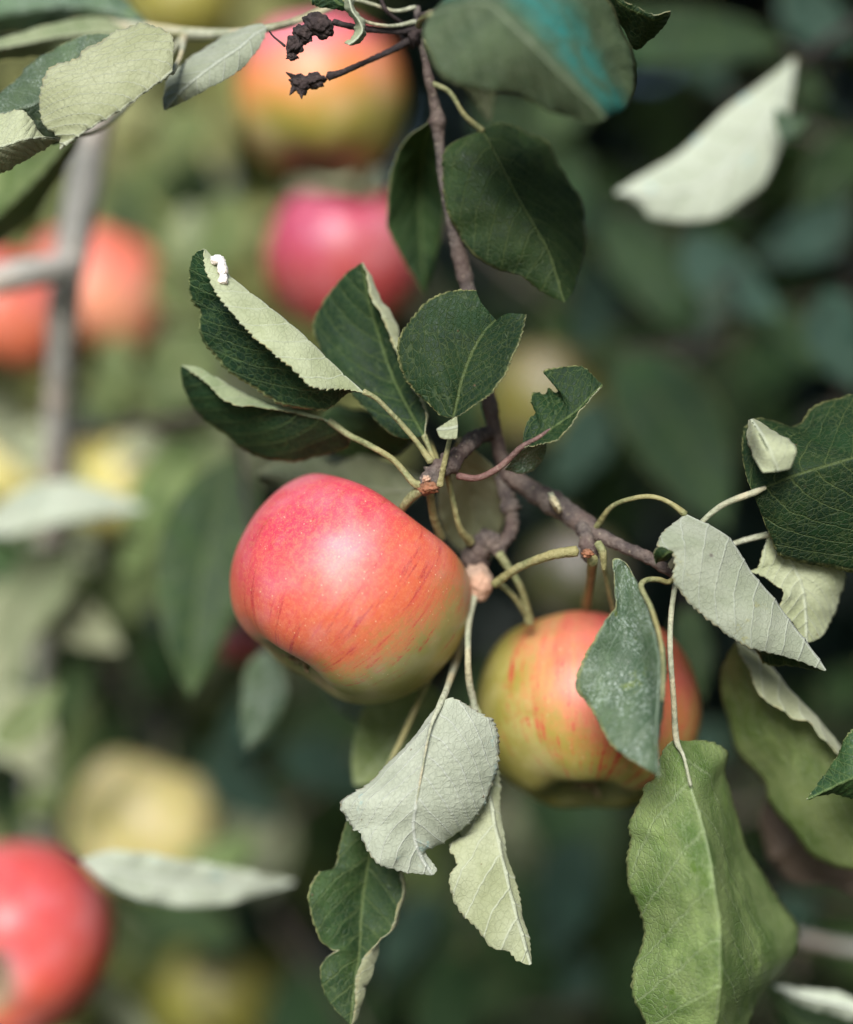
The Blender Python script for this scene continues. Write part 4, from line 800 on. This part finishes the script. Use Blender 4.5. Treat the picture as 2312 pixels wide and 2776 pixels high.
# ================================================================== right-hand shoot with N and O
RB = empty('apple_branch', P(2420, 1900, 60)); tag(RB, 'shoot entering at the right edge with a folded green leaf', 'branch')
tube('limb', [(2600, 1500, 70, 22), (2480, 1800, 62, 22), (2440, 2100, 60, 20), (2460, 2400, 60, 16), (2440, 2800, 60, 14)], M_bark, RB, seg=14)
N_m = D([(1998, 1738), (2050, 1775), (2090, 1810), (2141, 1874), (2204, 1937), (2274, 2020), (2350, 2110), (2420, 2200)], [34, 28, 30])
N_f = D([(1997, 1740), (2010, 1780), (2033, 1823), (2058, 1887), (2134, 1937), (2192, 1950), (2223, 2001), (2268, 2045), (2350, 2120), (2420, 2205)], [34, 18, 18, 30])
N_g = D([(1996, 1738), (1970, 1780), (1953, 1836), (1969, 1944), (2001, 2045), (2062, 2115), (2076, 2175), (2140, 2240), (2187, 2305), (2243, 2342), (2312, 2356), (2380, 2330), (2420, 2210)], [34, 50, 52, 44, 30])
leaf(RB, [N_f, N_m, N_g], [-1, 0, 1], ('R', 'top'), (TL, UN), teeth=26, tooth=0.0006, bulge=(0.05, 0.10), seed=51, rows=160, wave=0.001,
     petiole=([(2420, 2200, 32, 9), (2450, 2160, 50, 9), (2442, 2130, 58, 9)], M_stem))
leaf(RB, [D([(2480, 1990), (2400, 1968), (2330, 1972), (2290, 2000), (2257, 2068), (2224, 2115), (2187, 2167)], [0, -2]), D([(2480, 2080), (2400, 2090), (2312, 2110), (2250, 2138), (2187, 2168)], [0, -8, -2]), D([(2480, 2190), (2400, 2180), (2312, 2161), (2266, 2155), (2224, 2157), (2188, 2169)], [0, 2])],
     [-1, 0, 1], ('L', 'top'), (TM, UN), 'small crisp toothed leaf tip at the right edge', teeth=18, tooth=0.0008, bulge=(0.08, 0.04), seed=52, rows=140, wave=0.0006, petiole=([(2442, 2080, 58, 9), (2500, 2060, 30, 8), (2482, 2080, 2, 8)], M_stem))
leaf(RB, [D([(2440, 2500), (2250, 2180), (2150, 2080), (2060, 2200), (2080, 2330)], [80, 90]), D([(2440, 2502), (2280, 2330), (2180, 2290), (2085, 2332)], [80, 84]), D([(2440, 2504), (2260, 2400), (2160, 2400), (2088, 2334)], [80, 90])],
     [-1, 0, 1], ('L', 'top'), (leaf_mat('leaf_brown', 'top', (0.09, 0.065, 0.045), (0.15, 0.11, 0.08), (0.2, 0.15, 0.1), (0.2, 0.12, 0.05)), UG), 'brownish blurred leaf', teeth=0, rows=50, cols=15, seed=53)
leaf(RB, [D([(2440, 2780), (2300, 2700), (2180, 2680), (2100, 2672)], [70, 80]), D([(2440, 2785), (2300, 2730), (2180, 2702), (2100, 2675)], [66, 76]), D([(2440, 2790), (2300, 2760), (2180, 2725), (2100, 2678)], [70, 80])],
     [-1, 0, 1], ('L', 'under'), (TW, UW), teeth=0, rows=50, cols=15, seed=54)
leaf(RB, [D([(2440, 2800), (2300, 2760), (2180, 2720), (2080, 2690)], [90, 100]), D([(2440, 2850), (2300, 2820), (2180, 2780), (2078, 2692)], [86, 96]), D([(2440, 2900), (2280, 2890), (2160, 2830), (2076, 2694)], [90, 100])],
     [-1, 0, 1], ('L', 'top'), (TM, UG), teeth=0, rows=50, cols=15, seed=55)
tube('twig', [(2440, 2590, 200, 14), (2250, 2560, 190, 16), (2120, 2520, 180, 14), (2000, 2440, 190, 12)], M_bark_far, RB, seg=10)
tube('twig', [(2440, 2600, 60, 14), (2440, 2590, 200, 14)], M_bark_far, RB, seg=10)

# ================================================================== blurred limbs and their big leaves
def far_branch(name, ctrl, lab, mat=M_bark_far):
    b = empty(name, P(*ctrl[0][:3])); tag(b, lab, 'branch'); tube('limb', ctrl, mat, b, seg=16, rough=0.12); return b
def bl(parent, base, tip, wdt, d0, d1, face, mats, seed, cup=0.06, bend=0.0, twist=0.0, label=None, attach=None):
    """a soft-focus leaf from base to tip (photo pixels), half-width wdt, depths in mm; bend curves it sideways, twist turns it about its midrib"""
    bx, by = base; tx, ty = tip; L_ = math.hypot(tx-bx, ty-by); ux, uy = (tx-bx)/L_, (ty-by)/L_; nx, ny = -uy, ux
    us = np.linspace(0, 1, 9); prof = np.sin(np.pi*us**0.85)**0.75*(1-0.25*us)
    mm = wdt*K*1000*D0
    mid, l, r = [], [], []
    for u, p in zip(us, prof):
        cx = bx+(tx-bx)*u+nx*bend*math.sin(math.pi*u); cy = by+(ty-by)*u+ny*bend*math.sin(math.pi*u); dd = d0+(d1-d0)*u
        tw = twist*(u-0.2); c_ = math.cos(tw); s_ = math.sin(tw)
        mid.append((cx, cy, dd+cup*mm*2*p))
        l.append((cx+nx*wdt*p*c_, cy+ny*wdt*p*c_, dd-mm*p*s_)); r.append((cx-nx*wdt*p*c_, cy-ny*wdt*p*c_, dd+mm*p*s_))
    pet = ([(*attach, 8), ((attach[0]+bx)/2, (attach[1]+by)/2+10, (attach[2]+d0)/2, 8), (bx, by, d0, 8)], M_dead) if attach else None
    return leaf(parent, [l, mid, r], [-1, 0, 1], (face[0], face[1]), mats, label, teeth=0, rows=44, cols=15, seed=seed, wave=0.0014, bulge=(0.04, 0.04), petiole=pet)
GL = far_branch('apple_branch', [(290, 200, 170, 36), (262, 330, 175, 42), (225, 520, 180, 44), (190, 700, 185, 44), (170, 850, 185, 42), (165, 1000, 200, 42), (155, 1200, 225, 40), (150, 1400, 260, 40), (120, 1700, 330, 30), (100, 2200, 420, 24), (90, 3300, 520, 24)],
                'thick blurred grey limb standing upright on the left')
tube('side_limb', [(190, 720, 165, 36), (80, 740, 162, 40), (-60, 760, 160, 40), (-300, 720, 150, 36)], M_bark_far, GL, seg=14)
bl(GL, (-60, 1440), (400, 1380), 70, 190, 200, ('L', 'under'), (TM, UW), 61, bend=-50, label='blurred silvery leaf low on the left', attach=(150, 1500, 280), twist=0.5)
bl(GL, (-150, 1500), (250, 1560), 60, 230, 240, ('L', 'top'), (TM, UG), 62, attach=(140, 1560, 290))
bl(GL, (640, 1230), (515, 1890), 150, 170, 140, ('R', 'top'), (TM, UG), 63, bend=30, label='broad blurred green leaf hanging beside the sharp apple', attach=(640, 1120, 150), twist=0.3)
tube('twig', [(180, 1180, 285, 18), (380, 1150, 230, 14), (640, 1120, 150, 12)], M_bark, GL, seg=8)
bl(GL, (520, 1180), (330, 1560), 90, 220, 230, ('L', 'top'), (TL, UG), 64, attach=(380, 1150, 230))
bl(GL, (215, 2330), (800, 2390), 75, 90, 120, ('R', 'under'), (TM, UW), 65, bend=35, twist=-0.4, label='blurred silvery leaf touching the corner apple', attach=(100, 2200, 290))
bl(GL, (60, 2240), (260, 1860), 60, 330, 310, ('L', 'top'), (TL, UN), 67, bend=30, attach=(110, 2260, 310))
bl(GL, (40, 2060), (0, 1880), 90, 320, 330, ('L', 'under'), (TM, UN), 68, attach=(110, 2000, 305))
bl(GL, (100, 1660), (300, 1730), 80, 330, 340, ('L', 'under'), (TM, UG), 69, attach=(115, 1640, 300))
bl(GL, (60, 1560), (-40, 1900), 100, 350, 360, ('L', 'under'), (TM, UN), 70, attach=(120, 1580, 300))
bl(GL, (200, 2600), (480, 2900), 50, 260, 270, ('L', 'under'), (TM, UN), 71, attach=(105, 2600, 315))
bl(GL, (720, 1760), (668, 2030), 70, 120, 110, ('L', 'top'), (TW, UG), 72, bend=-20, label='small blurred teal leaf below the sharp apple', attach=(640, 1120, 150))
bl(GL, (560, 700), (500, 560), 80, 380, 390, ('L', 'under'), (TM, UG), 73)
bl(GL, (640, 2560), (330, 2400), 70, 360, 380, ('L', 'top'), (TM, UG), 74)
bl(GL, (330, 900), (250, 1200), 60, 400, 400, ('L', 'top'), (TL, UG), 75)
bl(GL, (500, 1120), (300, 1250), 60, 380, 390, ('L', 'under'), (TM, UN), 76)
bl(GL, (420, 1000), (620, 1330), 80, 330, 320, ('L', 'top'), (TL, UG), 77)
bl(GL, (-60, 1020), (80, 1260), 80, 380, 390, ('L', 'under'), (TM, UN), 78)
bl(GL, (1180, 1860), (960, 2130), 130, 70, 60, ('L', 'top'), (TL, UG), 79, label='soft olive leaf half hidden under the sharp apple', attach=(1300, 1580, 34))
bl(GL, (870, 1800), (1120, 2000), 80, 90, 80, ('L', 'top'), (TW, UG), 80)

bl(GL, (190, 1480), (10, 1800), 95, 220, 230, ('L', 'under'), (TM, UG), 101, bend=20, attach=(150, 1440, 305))
bl(GL, (60, 1640), (330, 1760), 80, 240, 250, ('L', 'under'), (TM, UN), 102, bend=-20)
bl(GL, (260, 1620), (170, 2010), 70, 260, 270, ('L', 'top'), (TM, UG), 103, bend=20)
bl(GL, (20, 1860), (140, 2150), 85, 250, 250, ('L', 'under'), (TM, UN), 104)
bl(GL, (420, 420), (600, 560), 90, 420, 430, ('L', 'top'), (TM, UG), 107)
bl(GL, (300, 520), (420, 760), 80, 430, 430, ('L', 'top'), (TM, UG), 108)
bl(GL, (560, 900), (420, 1130), 110, 300, 300, ('L', 'top'), (TL, UG), 109)
RL = far_branch('apple_branch', [(2600, -260, 230, 16), (2380, 20, 230, 14), (2180, 170, 215, 11), (2050, 500, 330, 10), (1960, 900, 420, 9), (1900, 1300, 480, 8), (1880, 1800, 520, 8)], 'dim blurred branch with big soft leaves on the right', M_dead)
S_u = D([(2150, 160), (2070, 222), (1966, 298), (1848, 409), (1724, 485), (1668, 522)], [130, 122, 118])
S_m = D([(2152, 165), (2105, 290), (2010, 410), (1900, 500), (1780, 525), (1668, 523)], [130, 120, 116])
S_l = D([(2155, 170), (2140, 290), (2118, 388), (2070, 499), (2000, 554), (1952, 589), (1862, 603), (1765, 589), (1737, 554), (1669, 525)], [130, 122, 118])
leaf(RL, [S_u, S_m, S_l], [-1, 0, 1], ('L', 'under'), (TD, UW), 'large silvery leaf blurred at the upper right', teeth=0, rows=90, cols=21, seed=81, bulge=(0.04, 0.04), petiole=([(2160, 190, 198, 8), (2152, 165, 130, 8)], M_stem))
leaf(RL, [D([(2100, 288), (2100, 330), (2118, 388)], [112, 114]), D([(2140, 314), (2145, 345), (2140, 372)], [110, 114]), D([(2196, 316), (2182, 345), (2165, 372)], [110, 114])], [-1, 0, 1], ('L', 'top'), (TW, UD), 'small teal curl on the silvery leaf', teeth=0, rows=20, cols=9, seed=82, veinrel=0, blunt=True)
bl(RL, (1690, 950), (1970, 1440), 150, 250, 230, ('L', 'top'), (TD, UD), 83, bend=-20, label='broad blurred green leaf behind the right shoot', attach=(1960, 900, 260), twist=0.3)  # leaves on this side get darker materials in place of shade
bl(RL, (1640, 560), (1900, 920), 100, 320, 300, ('L', 'top'), (TD, UD), 84, attach=(2030, 560, 232))
bl(RL, (2130, 120), (1350, 120), 90, 240, 250, ('R', 'top'), (TD, UD), 85, attach=(2200, 160, 205), bend=20)
bl(RL, (2250, 260), (2080, 180), 60, 260, 260, ('R', 'top'), (TD, UD), 86, attach=(2200, 150, 205))
bl(RL, (2350, 380), (2160, 560), 90, 240, 250, ('L', 'top'), (TD, UD), 87)
bl(RL, (1960, 760), (1900, 920), 45, 230, 230, ('L', 'under'), (TD, UD), 88, attach=(1990, 740, 245))
bl(RL, (2000, 820), (2280, 1010), 70, 300, 300, ('L', 'top'), (TD, UD), 89, attach=(1985, 800, 252))
bl(RL, (1560, 380), (1480, 760), 80, 300, 300, ('L', 'top'), (TD, UD), 90)
bl(RL, (1300, 260), (1500, 480), 90, 330, 330, ('R', 'top'), (TD, UD), 91)
bl(RL, (1860, 1640), (1900, 1900), 60, 160, 150, ('L', 'top'), (TD, UD), 92, attach=(1885, 1600, 292))
bl(RL, (1600, 200), (1400, 420), 80, 360, 360, ('L', 'top'), (TM, UD), 93)

for k, (ax_, ay_, bx_, by_, w_, d_, m_) in enumerate([
  (1850, 640, 2120, 860, 95, 260, 0), (2310, 560, 2050, 700, 85, 330, 0), (2240, 780, 2330, 1060, 90, 230, 0), (1420, 470, 1640, 640, 90, 330, 0), (1700, 700, 1560, 960, 95, 350, 0),
  (1620, 1080, 1500, 1330, 85, 330, 0), (1960, 1960, 1800, 2210, 80, 330, 0), (1560, 2260, 1480, 2600, 100, 300, 0), (1180, 2420, 1060, 2740, 95, 340, 0), (760, 2030, 1000, 2160, 85, 330, 0),
  (560, 2020, 760, 2230, 80, 360, 0), (1620, 2700, 1400, 2500, 80, 380, 0), (2200, 2420, 2050, 2640, 70, 300, 0), (1760, 60, 1980, 260, 75, 350, 0), (2120, -40, 2330, 120, 90, 280, 0), (700, 1880, 600, 2040, 60, 380, 0),
  (560, 300, 420, 480, 80, 380, 1), (640, 520, 520, 760, 75, 360, 1), (360, 1010, 560, 1160, 75, 300, 1), (440, 1420, 300, 1700, 85, 330, 1), (60, 1150, 240, 1330, 70, 330, 2), (380, 1260, 520, 1120, 60, 330, 2),
  (-20, 2020, 160, 1850, 60, 200, 1), (700, 2280, 480, 2330, 55, 300, 1), (430, 700, 560, 880, 70, 400, 1)]):
    bl(RL if ax_ > 1000 else GL, (ax_, ay_), (bx_, by_), w_, d_, d_+15, ('L', 'under' if m_ == 2 else 'top'), ((M_top_bg, UD), (TL, UG), (TL, UN))[m_], 500+k, bend=(-1)**k*18, twist=0.4*(-1)**k)

# soft shoots filling the middle distance: a twig with alternate leaves, leaf meshes shared
def proto_leaf(seed, mats, curl):
    us = np.linspace(0, 1, 9); L_ = 0.072; W_ = 0.021
    mid = [(0, u*L_, -curl*L_*u*u) for u in us]; pr = np.sin(np.pi*us**0.8)**0.75
    l = [(-W_*p, u*L_, -curl*L_*u*u+0.25*W_*p) for u, p in zip(us, pr)]; r = [(W_*p, u*L_, -curl*L_*u*u+0.25*W_*p) for u, p in zip(us, pr)]
    V, F, vein, met, sg, N = leaf_grid([np.array(l), np.array(mid), np.array(r)], [-1, 0, 1], 26, 9, 0, 0, (0, 0), 0.0012, seed, False)
    o = mesh_obj('leaf', V, F, list(mats), None, origin=(0, 0, 0), uvs={'vein': vein, 'metric': met[0], 'place': met[1]}); me = o.data; bpy.data.objects.remove(o); return me
protos_dk = [proto_leaf(201+i, m, c) for i, (m, c) in enumerate((((TD, UD), 0.2), ((TD, UD), 0.35), ((TM, UD), 0.5), ((TD, TD), 0.3)))]  # shade of the deep crown put into these darker leaf colours
protos_lt = [proto_leaf(211+i, m, c) for i, (m, c) in enumerate((((TM, UN), 0.2), ((TL, UN), 0.35), ((UN, UN), 0.1)))]
pet_me = None
def shoot(px, py, d, ang, length, n, protos, lab, grp, seed, sc_=1.0):
    r_ = random.Random(seed); o = empty('apple_shoot', P(px, py, d)); tag(o, lab, 'shoot', grp)
    base = Vector(P(px, py, d)); dr = Vector((math.sin(ang), r_.uniform(-.3, .3), math.cos(ang))).normalized()
    pts = []; p = base.copy(); v = dr.copy()
    for k in range(8):
        pts.append([*p, 0.0028*(1-k/10)]); v = (v+Vector((r_.uniform(-.2, .2), r_.uniform(-.2, .2), -0.06))).normalized(); p = p+v*length/7
    q = cat(np.array(pts), 30); V, F = tube_arrays(q[:, :3], q[:, 3], 8, 0.08)
    F = [f if f[2] != f[3] else f[:3] for f in F]; mesh_obj_any('twig', V, F, M_bark, o)
    for k in range(n):
        i = int(3+26*k/n); q0 = Vector(q[i, :3]); tdir = Vector(q[i, :3]-q[i-2, :3]).normalized()
        side = Vector((r_.uniform(-1, 1), r_.uniform(-1, 1), r_.uniform(-0.6, 0.6))); side = (side-tdir*side.dot(tdir)).normalized()
        ld = (tdir*0.5+side*0.8+Vector((0, 0, -0.45))).normalized()
        me = r_.choice(protos); lf = bpy.data.objects.new('leaf', me); col.objects.link(lf); lf.parent = o
        start = q0+ld*0.014; lf.location = start-base
        nrm = Vector((r_.uniform(-.7, .7), r_.uniform(-1.2, 0.3), r_.uniform(-.2, 1))).normalized(); xx = ld.cross(nrm).normalized(); zz = xx.cross(ld)
        M = Matrix((xx, ld, zz)).transposed(); s = sc_*r_.uniform(0.8, 1.25); lf.rotation_mode = 'QUATERNION'; lf.rotation_quaternion = M.to_quaternion(); lf.scale = (s, s, s)
        pa = np.array([[*q0, 0.0009], [*(q0+ld*0.007+Vector((0, 0, 0.001))), 0.0008], [*start, 0.0008]]); pq = cat(pa, 5)
        V, F = tube_arrays(pq[:, :3], pq[:, 3], 5, 0.0, close=False)
        st = mesh_obj_any('petiole', V, F, M_stem, None); st.parent = lf
        st.matrix_parent_inverse = Matrix.LocRotScale(start, lf.rotation_quaternion, lf.scale).inverted()
    return o
r_ = random.Random(5)
for k in range(20):
    shoot(r_.uniform(1150, 2500), r_.uniform(-100, 2900), r_.uniform(450, 800), r_.uniform(-2.6, 2.6), 0.24, 9, protos_dk, 'dim leafy shoot deep in the crown on the right half', 'dim shoots on the right', 300+k)
for k in range(20):
    shoot(r_.uniform(-300, 1000), r_.uniform(-100, 2900), r_.uniform(500, 900), r_.uniform(-2.6, 2.6), 0.24, 9, protos_lt if k % 3 else protos_dk, 'soft leafy shoot deep in the crown on the left half', 'soft shoots on the left', 340+k)
for k in range(6):
    shoot(r_.uniform(700, 1500), r_.uniform(1500, 2900), r_.uniform(450, 700), r_.uniform(-2.6, 2.6), 0.24, 8, protos_dk, 'dim leafy shoot deep below the sharp apple', 'dim shoots in the middle', 380+k)
